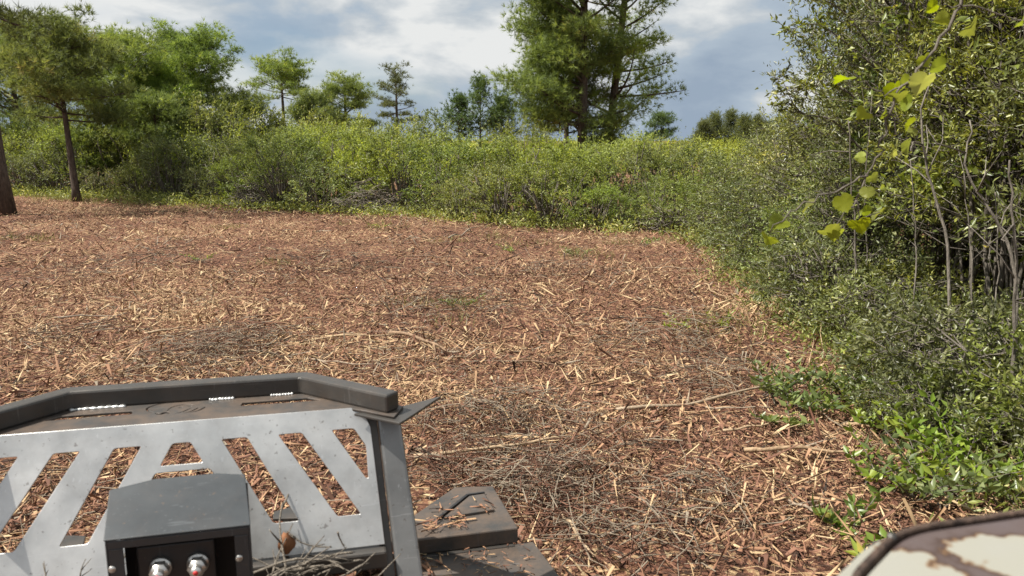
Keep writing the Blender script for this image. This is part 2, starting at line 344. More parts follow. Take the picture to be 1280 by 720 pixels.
# ------------------------------------------------------------------ ground
def ground():
    rad = np.concatenate([[0, 1], np.arange(1.3, 34, .22), np.geomspace(34.5, 1500, 26)])
    th = np.linspace(0, 2 * math.pi, 361)[:-1]
    fine = np.linspace(R(90 - 44), R(90 + 44), 300); th = np.concatenate([fine, np.linspace(R(90 + 46), R(360 + 90 - 46), 90)])
    X = rad[1:, None] * np.cos(th); Y = rad[1:, None] * np.sin(th)
    hgt = gz(X, Y) + .012 * patch(X, Y, 5, 3.0) * (rad[1:, None] < 40)
    far = np.clip((rad[1:, None] - 45) / 60, 0, 1); hgt = hgt * (1 - far)
    V = np.stack([X, Y, hgt], -1).reshape(-1, 3); V = np.concatenate([[[0, 0, 0]], V]); nr = len(rad) - 1; na = len(th)
    F = []
    i, j = np.meshgrid(np.arange(nr - 1), np.arange(na), indexing='ij'); k = (j + 1) % na
    A = 1 + i * na + j; B = 1 + i * na + k; C = A + na; D = B + na
    F = np.concatenate([np.stack([A, C, D], -1).reshape(-1, 3), np.stack([A, D, B], -1).reshape(-1, 3)])
    j = np.arange(na); F = np.concatenate([F, np.stack([0 * j, 1 + j, 1 + (j + 1) % na], -1)])
    mb = MB(); mb.add(V, F); o = mb.build('ground', M['ground'], smooth=True)
    tag(o, 'reddish bare earth of the mulched clearing', 'ground', kind='structure')
ground()

# edge of the clearing: world points from far left to near right
EDGE = np.array([(-26, 29.5), (-20, 29), (-16, 28.2), (-12, 26), (-8.2, 23.8), (-5, 22.2), (-1.8, 20.3), (1, 17.9), (3.4, 17.2), (3.7, 14), (3.1, 11.4), (2.9, 9), (3.0, 7.2), (2.7, 5.6), (2.5, 4.2), (2.4, 2.5)])
def edge_y(x):
    return np.interp(x, EDGE[:9, 0], EDGE[:9, 1])
def edge_x(y):
    e_ = EDGE[8:][::-1]; return np.interp(y, e_[:, 1], e_[:, 0])
def in_clear(x, y, m=0.0):
    return (y < edge_y(x) + m) & (x < np.where(y < 17.2, edge_x(y), 3.4) + m)

# ------------------------------------------------------------------ mulch
def splinters(mb, P, yaw, tilt, ln, wd, th, tint):
    n = len(P)
    D = np.stack([np.cos(yaw) * np.cos(tilt), np.sin(yaw) * np.cos(tilt), np.sin(tilt)], 1)
    S = np.stack([-np.sin(yaw), np.cos(yaw), np.zeros(n)], 1); U = np.cross(D, S)
    U *= np.where(U[:, 2:3] < 0, -1, 1)
    h = ln[:, None] * .5
    V = np.stack([P - D * h - S * wd[:, None] * .5, P - D * h + S * wd[:, None] * .5, P + D * h + U * th[:, None] * .5 + S * wd[:, None] * .15, P + D * h - U * th[:, None] * .5 - S * wd[:, None] * .1, P + U * th[:, None] * .9], 1)
    b = np.arange(n)[:, None] * 5
    F = np.concatenate([b + np.array(f) for f in ((0, 1, 4), (1, 2, 4), (2, 0, 4), (1, 3, 2))])
    mb.add(V.reshape(-1, 3), F, np.repeat(tint, 5))
def scatter(n, r0, r1, half, seed):
    r = np.random.default_rng(seed)
    rr = np.sqrt(r.uniform(r0 * r0, r1 * r1, n)); a = r.uniform(R(90) - half, R(90) + half, n)
    return rr * np.cos(a), rr * np.sin(a), r
TANGLE = [(600, 545, 309, 0.33), (640, 520, 221, 0.33), (690, 615, 309, 0.24), (650, 640, 221, 0.22), (270, 440, 309, 0.39), (310, 430, 221, 0.33), (240, 455, 176, 0.28), (560, 385, 221, 0.44), (820, 440, 221, 0.44), (860, 420, 176, 0.44), (90, 430, 132, 0.33), (720, 560, 176, 0.28), (880, 640, 154, 0.22), (780, 690, 154, 0.22), (200, 330, 132, 0.55), (110, 345, 132, 0.55), (420, 335, 132, 0.55), (700, 350, 154, 0.55), (900, 480, 154, 0.33), (560, 600, 132, 0.17)]
def mulch():
    mb = MB()
    for n, r0, r1, seed, k in ((105000, 2.2, 7, 1, .8), (125000, 7, 13, 2, .9), (170000, 13, 31, 3, 1.2)):
        x, y, r = scatter(n, r0, r1, R(43), seed)
        m = in_clear(x, y, .9); x = x[m]; y = y[m]; n = len(x)
        pa = patch(x, y, 21, .55); pb = patch(x, y, 33, .9); pc = patch(x, y, 45, 1.6)
        keep = r.uniform(size=n) < np.clip(.66 + .3 * pc + .16 * pa, .1, 1)
        x, y, pa, pb, pc = (q[keep] for q in (x, y, pa, pb, pc)); n = len(x)
        ln = k * np.exp(r.normal(math.log(.05), .62, n)); ln = np.clip(ln, .016, .32)
        ratio = np.where(r.uniform(size=n) < .12, r.uniform(.25, .6, n), r.uniform(.05, .16, n))
        wd = np.clip(ln * ratio, .0035 * k, .03 * k); th = wd * r.uniform(.25, .7, n)
        tint = .40 + .14 * pa + .06 * pc + r.normal(0, .19, n)
        tint = np.where(r.uniform(size=n) < .10, r.uniform(.66, .9, n), tint)
        lg = r.uniform(size=n) < .022; ln = np.where(lg, r.uniform(.14, .36, n) * k, ln); wd = np.where(lg, r.uniform(.008, .022, n) * k, wd); tint = np.where(lg, r.uniform(.6, .9, n), tint)
        grey = r.uniform(size=n) < np.clip(.05 + .14 * (pb - .6), .02, .45)
        tint = np.clip(tint, 0, .9); tint = np.where(grey, 1.0, tint)
        tilt = r.normal(0, .36, n); tilt = np.where(r.uniform(size=n) < .06, r.uniform(.5, 1.2, n), tilt)
        z = gz(x, y) + .008 + np.abs(np.sin(tilt)) * ln * .4 + r.uniform(0, .03, n) * np.clip(1 + .9 * pc, .2, 2.6) * k
        splinters(mb, np.stack([x, y, z], 1), r.uniform(0, 6.283, n), tilt, ln, wd, th, tint)
    o = mb.build('wood_chips', M['chip']); tag(o, 'reddish brown wood chip mulch spread over the clearing', 'wood chips', kind='stuff')
    # fine bent straw and twigs
    mb = MB()
    for n, r0, r1, seed, k in ((7500, 2.4, 8, 4, 1.), (7500, 8, 16, 5, 1.3), (6500, 16, 30, 6, 1.8)):
        x, y, r = scatter(n, r0, r1, R(42), seed)
        pb = patch(x, y, 33, .9)
        m = in_clear(x, y, .5) & (r.uniform(size=n) < np.clip(.32 + .4 * pb, .1, 1)); x = x[m]; y = y[m]; up = np.zeros(len(x))
        for px, py, cn, cr in TANGLE:
            g = on_ground(px, py)
            if r0 <= g.length_squared ** .5 < r1:
                dx = r.normal(0, cr, cn); dy = r.normal(0, cr, cn); x = np.concatenate([x, g.x + dx]); y = np.concatenate([y, g.y + dy]); up = np.concatenate([up, .2 * np.exp(-(dx * dx + dy * dy) / (1.6 * cr * cr)) * r.uniform(0, 1, cn)])
        n = len(x)
        ln = np.clip(np.exp(r.normal(math.log(.2), .45, n)), .08, .6); yaw = r.uniform(0, 6.283, n); rad = r.uniform(.0016, .004, n) * k
        el = r.normal(.02, .16, n); el = np.where(r.uniform(size=n) < .1, r.uniform(.4, 1.2, n), el)
        D = np.stack([np.cos(yaw) * np.cos(el), np.sin(yaw) * np.cos(el), np.sin(el)], 1); S = np.stack([-np.sin(yaw), np.cos(yaw), 0 * yaw], 1)
        P0 = np.stack([x, y, gz(x, y) + .025 + up + r.uniform(0, .04, n)], 1); bend = r.normal(0, .1, n)
        pts = [P0 - D * ln[:, None] * .5, P0 + S * (ln * bend)[:, None] + np.array([0, 0, .012]), P0 + D * ln[:, None] * .5]
        U = np.cross(D, S); ring = [S, -.5 * S + .87 * U, -.5 * S - .87 * U]
        V = np.stack([p_ + q * (rad * f)[:, None] for p_, f in zip(pts, (1.1, 1, .6)) for q in ring], 1)
        b = np.arange(n)[:, None] * 9; fs = []
        for s_ in (0, 3):
            for j in range(3):
                k2 = (j + 1) % 3; fs += [(s_ + j, s_ + k2, s_ + 3 + k2), (s_ + j, s_ + 3 + k2, s_ + 3 + j)]
        F = np.concatenate([b + np.array(f) for f in fs])
        tint = np.where(r.uniform(size=n) < .25, 1.0, np.clip(r.normal(.5, .25, n), 0, .9)); tint = np.where(up > 0, np.where(r.uniform(size=n) < .45, 1.0, np.clip(r.normal(.2, .13, n), 0, .6)), tint)
        mb.add(V.reshape(-1, 3), F, np.repeat(tint, 9))
    o = mb.build('straw_debris', M['chip']); tag(o, 'thin broken twigs and straw strewn over the mulch', 'twig litter', kind='stuff')
mulch()

# ------------------------------------------------------------------ brush cutter in front of the machine
CUT = Vector((-1.037, 2.393, 0))
cutter = thing('brush_cutter', 'dark grey steel brush cutter attachment with slotted guard and push bar', 'brush cutter', CUT, R(14))

def rounded(poly, rad=.008, n=3):
    out = []; k = len(poly)
    for i in range(k):
        a, b, c = Vector(poly[i - 1]), Vector(poly[i]), Vector(poly[(i + 1) % k])
        u = (a - b); v = (c - b); d = min(rad, u.length * .45, v.length * .45); p = b + u.normalized() * d; q = b + v.normalized() * d
        for j in range(n + 1):
            s_ = j / n; out.append(tuple((1 - s_) ** 2 * p + 2 * s_ * (1 - s_) * b + s_ * s_ * q))
    return out
def plate(name, outer, holes, thick, m, mw, parent, bevel=.0012):
    cu = bpy.data.curves.new(name, 'CURVE'); cu.dimensions = '2D'; cu.fill_mode = 'BOTH'; cu.extrude = thick / 2; cu.bevel_depth = bevel; cu.bevel_resolution = 1
    for poly in [outer] + holes:
        sp = cu.splines.new('POLY'); sp.points.add(len(poly) - 1)
        for pt, q in zip(sp.points, poly): pt.co = (q[0], q[1], 0, 1)
        sp.use_cyclic_u = True
    tmp = bpy.data.objects.new('tmp', cu); col.objects.link(tmp)
    dg = bpy.context.evaluated_depsgraph_get(); me = bpy.data.meshes.new_from_object(tmp.evaluated_get(dg))
    bpy.data.objects.remove(tmp); me.transform(mw); me.name = name; me.materials.clear(); me.materials.append(m)
    return link(name, me, parent)
def finish(o, bev=.004, seg=2):
    b = o.modifiers.new('bevel', 'BEVEL'); b.width = bev; b.segments = seg; b.limit_method = 'ANGLE'; b.angle_limit = R(35); return o
def poly_mesh(name, V, F, m, parent, bev=.004):
    me = bpy.data.meshes.new(name); me.from_pydata([tuple(v) for v in V], [], F); me.materials.append(m)
    import bmesh
    bm = bmesh.new(); bm.from_mesh(me); bmesh.ops.recalc_face_normals(bm, faces=bm.faces); bm.to_mesh(me); bm.free()
    o = link(name, me, parent); return finish(o, bev) if bev else o
def prism(name, poly, z0, z1, m, parent, bev=.004):
    n = len(poly); V = [(x, y, z0) for x, y in poly] + [(x, y, z1) for x, y in poly]
    F = [tuple(range(n))[::-1], tuple(range(n, 2 * n))] + [(i, (i + 1) % n, n + (i + 1) % n, n + i) for i in range(n)]
    return poly_mesh(name, V, F, m, parent, bev)
def boxp(name, lo, hi, m, parent, bev=.004):
    return prism(name, [(lo[0], lo[1]), (hi[0], lo[1]), (hi[0], hi[1]), (lo[0], hi[1])], lo[2], hi[2], m, parent, bev)
def square_tube(name, pts, wd, ht, m, parent, bev=.006):
    """mitred rectangular tube along a horizontal path"""
    pts = [Vector(p) for p in pts]; n = len(pts); V = []
    for i, p in enumerate(pts):
        d0 = (p - pts[i - 1]).normalized() if i else (pts[1] - p).normalized(); d1 = (pts[i + 1] - p).normalized() if i < n - 1 else d0
        t_ = (d0 + d1).normalized(); s_ = Vector((t_.y, -t_.x, 0)); s_.normalize(); k = 1 / max(.5, math.cos(d0.angle(d1) / 2))
        for a, b in ((-1, 0), (1, 0), (1, 1), (-1, 1)): V.append(p + s_ * (a * wd / 2 * k) + Vector((0, 0, b * ht)))
    F = [(0, 1, 2, 3), tuple(4 * (n - 1) + q for q in (3, 2, 1, 0))]
    for i in range(n - 1):
        for j in range(4): k = (j + 1) % 4; F.append((4 * i + j, 4 * i + k, 4 * i + 4 + k, 4 * i + 4 + j))
    return poly_mesh(name, V, F, m, parent, bev)

K = .4; ZB = 1.13; CS = math.sqrt(1 + K * K)
def to_panel(x, z): return (x, (z - ZB) * CS)        # panel plane coordinates: x, distance along the slope
PM = Matrix.Translation((0, 0, ZB)) @ Matrix(((1, 0, 0, 0), (0, K / CS, -1 / CS, 0), (0, 1 / CS, K / CS, 0), (0, 0, 0, 1)))
def mirror(pl): return [(-x, z) for x, z in pl][::-1]
out = [(-.52, 1.13), (.52, 1.13), (.545, 1.122), (.566, 1.10), (.58, 1.07), (.605, .722), (-.605, .722), (-.58, 1.07), (-.566, 1.10), (-.545, 1.122)]
slots = []
for x0, x1, sh in ((.115, .195, .15), (.287, .363, .175)):
    s_ = [(x0, 1.07), (x1, 1.07), (x1 + sh, .814), (x0 + sh, .814)]; slots += [s_, mirror(s_)]
s_ = [(.455, 1.07), (.528, 1.07), (.565, 1.014), (.567, .917), (.557, .917)]; slots += [s_, mirror(s_)]
slots += [[(-.028, 1.07), (.026, 1.07), (.064, 1.007), (-.066, 1.007)], [(-.079, .99), (.083, .99), (.185, .814), (-.18, .814)]]
plate('guard_panel', [to_panel(*q) for q in out], [rounded([to_panel(*q) for q in s_], .009) for s_ in slots], .006, M['steel'], PM, cutter)

# top plate with slots and the cut-out emblem
def ribbon(pts, w0, w1=None):
    pts = [Vector((*p, 0)) for p in pts]; n = len(pts); Lf = []; Rt = []
    for i, p in enumerate(pts):
        d = (pts[min(i + 1, n - 1)] - pts[max(i - 1, 0)]).normalized(); s2 = Vector((-d.y, d.x, 0)); t_ = i / (n - 1)
        ww = (w0 * math.sin(math.pi * (.12 + .76 * t_)) if w1 is None else w0 + (w1 - w0) * t_) / 2
        Lf.append(tuple((p + s2 * ww)[:2])); Rt.append(tuple((p - s2 * ww)[:2]))
    return Lf + Rt[::-1]
def smooth(pts, n=5):
    out = []; P = [pts[0]] + list(pts) + [pts[-1]]
    for i in range(1, len(P) - 2):
        for j in range(n):
            t_ = j / n; a, b, c, d = (np.array(P[i + q]) for q in (-1, 0, 1, 2))
            out.append(tuple(.5 * ((2 * b) + (c - a) * t_ + (2 * a - 5 * b + 4 * c - d) * t_ ** 2 + (3 * b - a - 3 * c + d) * t_ ** 3)))
    return out + [tuple(pts[-1])]
EMB = [ribbon(smooth([(.03, .205), (-.04, .209), (-.10, .198), (-.128, .165), (-.122, .135), (-.10, .112)]), .009),
       ribbon(smooth([(-.095, .104), (-.078, .092), (-.062, .104), (-.05, .088)]), .016),
       ribbon(smooth([(-.062, .118), (-.052, .155), (-.025, .172), (.004, .168), (.022, .148)]), .008),
       ribbon(smooth([(-.035, .085), (-.012, .098), (.004, .12), (.014, .132)]), .007),
       ribbon(smooth([(-.008, .083), (.014, .096), (.028, .118), (.034, .13)]), .008),
       ribbon(smooth([(.012, .084), (.036, .098), (.05, .12), (.056, .134)]), .009),
       ribbon(smooth([(-.03, .14), (-.024, .146), (-.016, .146)]), .006), ribbon(smooth([(-.002, .147), (.006, .15), (.012, .147)]), .006)]
SL = [(-.43, .108), (-.385, .148), (-.17, .148), (-.165, .112)]
top_out = [(-.52, 0.0), (.52, 0.0), (.56, -.03), (.65, -.115), (.69, -.02), (.40, .272), (-.40, .272), (-.69, -.02), (-.65, -.115), (-.56, -.03)]
plate('top_plate', top_out, [rounded(SL, .006), rounded(mirror(SL), .006)] + EMB, .006, M['steel_dusty'], Matrix.Translation((0, 0, ZB - .004)), cutter)
bar = square_tube('push_bar', [(-.665, -.065, ZB), (-.378, .235, ZB), (.372, .228, ZB), (.655, -.062, ZB)], .062, .062, M['steel_dark'], cutter, .008)
for x0, x1 in ((-.37, -.2), (.06, .14), (.26, .335)):
    wm = MB(); k_ = np.linspace(x0, x1, 24)
    wm.tube(np.stack([k_, .197 + .002 * rng.normal(size=24), np.full(24, ZB + .002)], 1), .005 + .0018 * np.sin(np.arange(24) * 2.1), 7); wm.build('weld_bead', M['steel'], bar, True)
for s_ in (1, -1):
    g = [(.53, -.03), (.665, -.155), (.70, -.11), (.835, .082), (.70, .01), (.66, .0)]
    g = [(s_ * x, y) for x, y in g]; g = g if s_ > 0 else g[::-1]
    prism('gusset_plate', g, ZB - .017, ZB - .008, M['steel_dark'], cutter, .002)
    V = []
    for z, xa, xb in ((ZB - .018, .604, .679), (.40, .655, .742)):
        yb = (z - ZB) * K
        V += [(s_ * xa, yb, z), (s_ * xb, yb, z), (s_ * xb, yb + .078, z), (s_ * xa, yb + .078, z)]
    F = [(0, 1, 2, 3), (4, 5, 6, 7)] + [(i, (i + 1) % 4, 4 + (i + 1) % 4, 4 + i) for i in range(4)]
    poly_mesh('post', V, F, M['post'], cutter, .010)
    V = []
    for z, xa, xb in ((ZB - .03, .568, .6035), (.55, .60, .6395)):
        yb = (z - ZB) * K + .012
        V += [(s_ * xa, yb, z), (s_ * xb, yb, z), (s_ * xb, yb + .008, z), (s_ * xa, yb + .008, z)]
    poly_mesh('post_shade_strip', V, F, M['steel_dark'], cutter, .002)  # dark strip added to stand in for the post's shaded side face
cross = boxp('cross_tube', (-.61, -.20, .655), (.61, -.13, .715), M['steel_dark'], cutter, .008)
deck = prism('lower_deck', [(-1.215, -.85), (1.215, -.85), (1.245, .0), (1.22, .262), (-1.22, .262), (-1.245, .0)], .41, .43, M['steel_dusty'], cutter, .003)
RD = [(1.158, .256), (1.146, .66), (.98, .687), (.76, .45), (.58, .27), (-.58, .27), (-.76, .45), (-.98, .687), (-1.146, .66), (-1.158, .256)]
rdk = prism('raised_deck', RD, .436, .5, M['steel_dusty'], cutter, .006)
for s_ in (1, -1):
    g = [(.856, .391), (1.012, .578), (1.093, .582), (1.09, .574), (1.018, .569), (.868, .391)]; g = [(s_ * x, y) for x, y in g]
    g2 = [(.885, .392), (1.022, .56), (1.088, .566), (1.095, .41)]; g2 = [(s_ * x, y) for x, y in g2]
    prism('recess_shade_line', g if s_ > 0 else g[::-1], .4996, .5135, M['black'], rdk, 0)  # raised black strip paints the shade of an embossed recess line
    prism('raised_panel', g2 if s_ > 0 else g2[::-1], .4995, .512, M['steel_dusty'], rdk, .002)
    boxp('side_skirt', (s_ * 1.21 - .012, -.8, .03), (s_ * 1.21 + .012, .24, .409), M['steel_dusty'], cutter, .003)
prism('front_skirt', [(1.14, .24), (1.13, .645), (.985, .667), (.76, .43), (.58, .252), (-.58, .252), (-.76, .43), (-.985, .667), (-1.13, .645), (-1.14, .24)], .22, .435, M['steel_dark'], cutter, .003)
for x, y, rz in ((-.47, .36, .3), (.29, .4, -.2)):
    o = prism('lug_plate', [(-.05, -.05), (.05, -.05), (.06, .01), (.0, .05), (-.06, .01)], 0, .012, M['steel_dark'], cutter, .003); o.location = (x, y, .588); o.rotation_euler = (0, 0, rz)
    o2 = boxp('lug_web', (-.012, -.35, -.14), (.012, .02, 0), M['steel_dark'], o, .002)

# hose cover: bent sheet with open front, two hydraulic fittings inside
cov = link('hose_cover', None, cutter)
yb, yf, zb_, zf, xl, xr = -.385, -.56, 1.10, 1.03, -.118, .228
sh = .004
def ztop(y): return zf + (zb_ - zf) * (y - yf) / (yb - yf)
V = [(xl - .006, yb - .016), (xl + .1, yb + .008), (xr - .085, yb + .008), (xr - .012, yb - .006), (xr + .01, yf), (xl + .01, yf)]
V = [(x, y, ztop(y)) for x, y in V]
Vb = [(x, y, z - .005) for x, y, z in V]
poly_mesh('cover_sheet', V + Vb, [(0, 1, 2, 3, 4, 5), (6, 7, 8, 9, 10, 11)] + [(i, (i + 1) % 6, 6 + (i + 1) % 6, 6 + i) for i in range(6)], M['cover'], cov, .004)
for xbk, xfr, s_ in ((xl - .004, xl + .012, 1), (xr - .014, xr + .008, -1)):
    V = []
    for d_ in (0, s_ * .005): V += [(xbk + d_, yb - .02, ztop(yb - .02) - .006), (xfr + d_, yf + .001, zf - .006), (xfr + d_, yf + .001, .44), (xbk + d_, yb - .02, .44)]
    poly_mesh('side_sheet', V, [(0, 1, 2, 3), (4, 5, 6, 7)] + [(i, (i + 1) % 4, 4 + (i + 1) % 4, 4 + i) for i in range(4)], M['cover'], cov, .002)
    xw = (xfr + s_ * .0055, xfr + s_ * .04); boxp('front_flange', (min(xw), yf + .001, .44), (max(xw), yf + .006, zf - .028), M['cover'], cov, .0015)
boxp('front_lip', (xl + .0165, yf + .001, zf - .0275), (xr + .003, yf + .006, zf - .0065), M['cover'], cov, .0015)
boxp('back_sheet', (xl + .02, yb - .03, .44), (xr - .005, yb - .024, zb_ - .02), M['black'], cov, .001)
pl_ = boxp('fitting_plate', (xl + .075, yf + .03, .60), (xr - .085, yf + .042, zf - .045), M['black'], cov, .004)
for px in (.012, .102):
    hx = bpy.data.meshes.new('fitting'); mb = MB()
    P0 = np.array([px, yf + .03, .928]); 
    mb.tube([P0, P0 + [0, -.012, 0]], .027, 24); mb.tube([P0 + [0, -.012, 0], P0 + [0, -.037, .0]], .0235, 6); mb.tube([P0 + [0, -.037, 0], P0 + [0, -.058, 0]], .014, 16)
    f = mb.build('fitting', M['nut'], cov); mb = MB(); mb.tube([P0 + [0, -.0582, 0], P0 + [0, -.061, 0]], [.0065, .005], 16)
    mb.build('thread_cap', M['red'], f)
for px, pz in ((-.095, .95), (.205, .94)):
    mb = MB(); mb.tube([(px, yf - .001, pz), (px, yf + .0008, pz)], .009, 16); mb.build('bolt_head', M['nut'], cov)

# twigs, leaf and chips caught on the cutter
def twig_mesh(name, length, rad, seed, m, bend=.25, nb=2, sides=6):
    r = np.random.default_rng(seed); mb = MB(); n = 7
    t_ = np.linspace(0, 1, n); P = np.stack([t_ * length + length * r.normal(0, .02, n), length * (bend * np.sin(t_ * 3.1) * r.choice([-.4, .4]) + np.cumsum(r.normal(0, .012, n))), length * .012 * r.normal(0, 1, n)], 1)
    P[0, 1:] = 0; P = np.array(smooth([tuple(q) for q in P], 2)); n = len(P); t_ = np.linspace(0, 1, n); mb.tube(P, rad * (1 - .6 * t_) * (1 + .12 * r.normal(size=n)), sides)
    for b in range(nb):
        i = r.integers(n // 4, n - 1); l2 = length * r.uniform(.15, .4); a = r.choice([-1, 1]) * r.uniform(.4, 1.0)
        t2 = np.linspace(0, 1, 4); d = np.array([math.cos(a), math.sin(a), r.normal(0, .25)])
        Q = P[i] + t2[:, None] * d * l2 + np.stack([0 * t2, 0 * t2, r.normal(0, .03, 4) * l2], 1) * t2[:, None]
        mb.tube(Q, rad * (.62 - .35 * t2), max(4, sides - 1))
    return mb.mesh(name, m, True)
CM = Matrix.Translation(CUT) @ Matrix.Rotation(R(14), 4, 'Z')
def place_dir(o, p, d, roll=0):
    o.matrix_world = Matrix.Translation(p) @ Vector(d).normalized().to_track_quat('X', 'Z').to_matrix().to_4x4() @ Matrix.Rotation(roll, 4, 'X')
def twig(p0, p1, rad, seed, label, group=None, nb=2, name='twig', m='twig', bend=.25):
    p0 = Vector(p0); p1 = Vector(p1); o = link(name, twig_mesh(name, (p1 - p0).length, rad, seed, M[m], bend, nb)); place_dir(o, p0, p1 - p0, seed * 1.7)
    return tag(o, label, 'twig', group)
tw = [((.36, -.30, .60), (.315, -.13, .88), .006, 'forked grey twig standing up against the slotted guard beside the hose cover', 3),
      ((.23, -.40, .69), (.32, -.15, .815), .004, 'thin dark twig leaning from the hose cover to the guard', 3),
      ((.30, -.16, .80), (.44, -.17, .735), .0035, 'short dark twig sagging across the grey guard face', 1),
      ((.46, -.18, .79), (.48, -.18, .73), .003, 'tiny dark twig hanging below the second guard slot', 1)]
for i, (a, b, rd, lb, nb) in enumerate(tw): twig(CM @ Vector(a), CM @ Vector(b), rd, 100 + i, lb, None, nb)
for i in range(40):
    x = rnd.uniform(.23, .46); y = rnd.uniform(-.36, -.215); z = rnd.uniform(.56, .775) - (x - .23) * .2; a = rnd.uniform(-.6, .6) + (math.pi if rnd.random() < .5 else 0); l_ = rnd.uniform(.14, .36)
    twig(CM @ Vector((x - math.cos(a) * l_ / 2, y - math.sin(a) * l_ / 2, z - rnd.uniform(0, .02))), CM @ Vector((x + math.cos(a) * l_ / 2, y + math.sin(a) * l_ / 2, z + rnd.uniform(-.02, .05))), rnd.uniform(.0025, .006), 130 + i,
         'dead grey twig in the tangle heaped between hose cover and post', 'tangled twigs on the cutter deck', 3)
for i in range(3):
    x = -.22 - .06 * i; twig(CM @ Vector((x, -.21, .70)), CM @ Vector((x + .07 - .05 * i, -.19, .80)), .003, 170 + i, 'wiry twig poking up at the guard\'s bottom edge beside hose cover', 'wiry twigs at the guard foot', 2)
# curled dry leaf on the twigs
mb = MB(); r = np.random.default_rng(5)
u, v = np.meshgrid(np.linspace(0, 1, 7), np.linspace(-1, 1, 7), indexing='ij'); wv = .028 * np.sin(np.pi * (.08 + .88 * u))
Vl = np.stack([v * wv, .012 * (v * v) - .01 * np.sin(u * 4), -u * .085], -1).reshape(-1, 3); Fl = []
for i in range(6):
    for j in range(6): A = i * 7 + j; Fl += [(A, A + 1, A + 8), (A, A + 8, A + 7)]
mb.add(Vl, Fl); o = mb.build('dead_leaf', M['dead_leaf'], smooth=True); o.matrix_world = Matrix.Translation(CM @ Vector((.305, -.17, .80))) @ Matrix.Rotation(R(25), 4, 'Z')
tag(o, 'curled rust brown leaf caught on twigs at the guard slot', 'leaf')
# chips lying on the decks
mb = MB(); r = np.random.default_rng(8)
for n, (x0, x1, y0, y1, z) in ((420, (.3, 1.2, -.35, .245, .43)), (45, (.8, .96, .29, .40, .5)), (500, (-.9, .6, -.3, .24, .43)), (14, (.86, 1.1, .4, .56, .506))):
    x = r.uniform(x0, x1, n); y = r.uniform(y0, y1, n); ln = np.clip(np.exp(r.normal(math.log(.035), .5, n)), .012, .12)
    splinters(mb, np.stack([x, y, np.full(n, z + .006) + r.uniform(0, .012, n)], 1), r.uniform(0, 6.28, n), r.normal(0, .12, n), ln, np.clip(ln * .16, .003, .012), np.clip(ln * .08, .002, .006), np.clip(r.normal(.5, .2, n), 0, .9))
n = 2200; x = r.normal(.52, .09, n); y = r.normal(.05, .11, n); ln = np.clip(np.exp(r.normal(math.log(.06), .5, n)), .02, .16); hh = .2 * np.exp(-((x - .52) / .12) ** 2 - ((y - .05) / .14) ** 2)
splinters(mb, np.stack([x, np.minimum(y, .24), .44 + hh * r.uniform(.4, 1, n)], 1), r.uniform(0, 6.28, n), r.normal(0, .35, n), ln, np.clip(ln * .18, .004, .02), np.clip(ln * .09, .002, .01), np.clip(r.normal(.42, .14, n), 0, .9))
o = mb.build('deck_chips', M['chip']); o.matrix_world = CM; tag(o, 'loose wood chips lying on the cutter decks', 'wood chips', kind='stuff')

# ------------------------------------------------------------------ rusty fender of the machine, near the lens
fen = thing('machine_fender', 'worn white machine fender corner with rust patches and dark edge', 'fender', (.435, .885, 0), R(15))
def inset(poly, d):
    out_ = []; k = len(poly)
    for i in range(k):
        a, b, c = Vector(poly[i - 1]), Vector(poly[i]), Vector(poly[(i + 1) % k]); u = (b - a).normalized(); v = (c - b).normalized()
        n_ = (Vector((-u.y, u.x)) + Vector((-v.y, v.x))).normalized(); out_.append(tuple(b + n_ * d))
    return out_
FO = rounded([(.58, -.62), (.58, .0), (.02, .0), (-.126, -.09), (-.16, -.28), (-.16, -.62)], .05, 7)
def ring(name, a, b, z0, z1, m):
    n = len(a); V = [(*p, z) for p in a for z in (z0, z1)] + [(*p, z) for p in b for z in (z0, z1)]; o_ = 2 * n; F = []
    for i in range(n):
        k = (i + 1) % n; F += [(2 * i, 2 * k, 2 * k + 1, 2 * i + 1), (o_ + 2 * i, o_ + 2 * i + 1, o_ + 2 * k + 1, o_ + 2 * k), (2 * i + 1, 2 * k + 1, o_ + 2 * k + 1, o_ + 2 * i + 1), (2 * i, o_ + 2 * i, o_ + 2 * k, 2 * k)]
    return poly_mesh(name, V, F, m, fen, .003)
prism('fender_top', inset(FO, .0145), 1.30, 1.546, M['rust'], fen, .014)
ring('dark_edge', inset(FO, .005), inset(FO, .0135), 1.45, 1.547, M['rim'])
ring('outer_flange', inset(FO, -.018), inset(FO, .004), 1.42, 1.523, M['rust'])
prism('support_housing', inset(FO, .05), .12, 1.299, M['rust'], fen, .01)  # housing carried down below the image frame to hold the fender up
mb = MB(); mb.tube([(.0, -.024, 1.53), (.0, -.024, 1.55)], .005, 12); mb.build('bolt_head', M['steel_dark'], fen)
boxp('support_base', (-.05, -.55, .0), (.5, -.08, .118), M['rubber'], fen, .01)  # base block added under the housing as a support on the ground

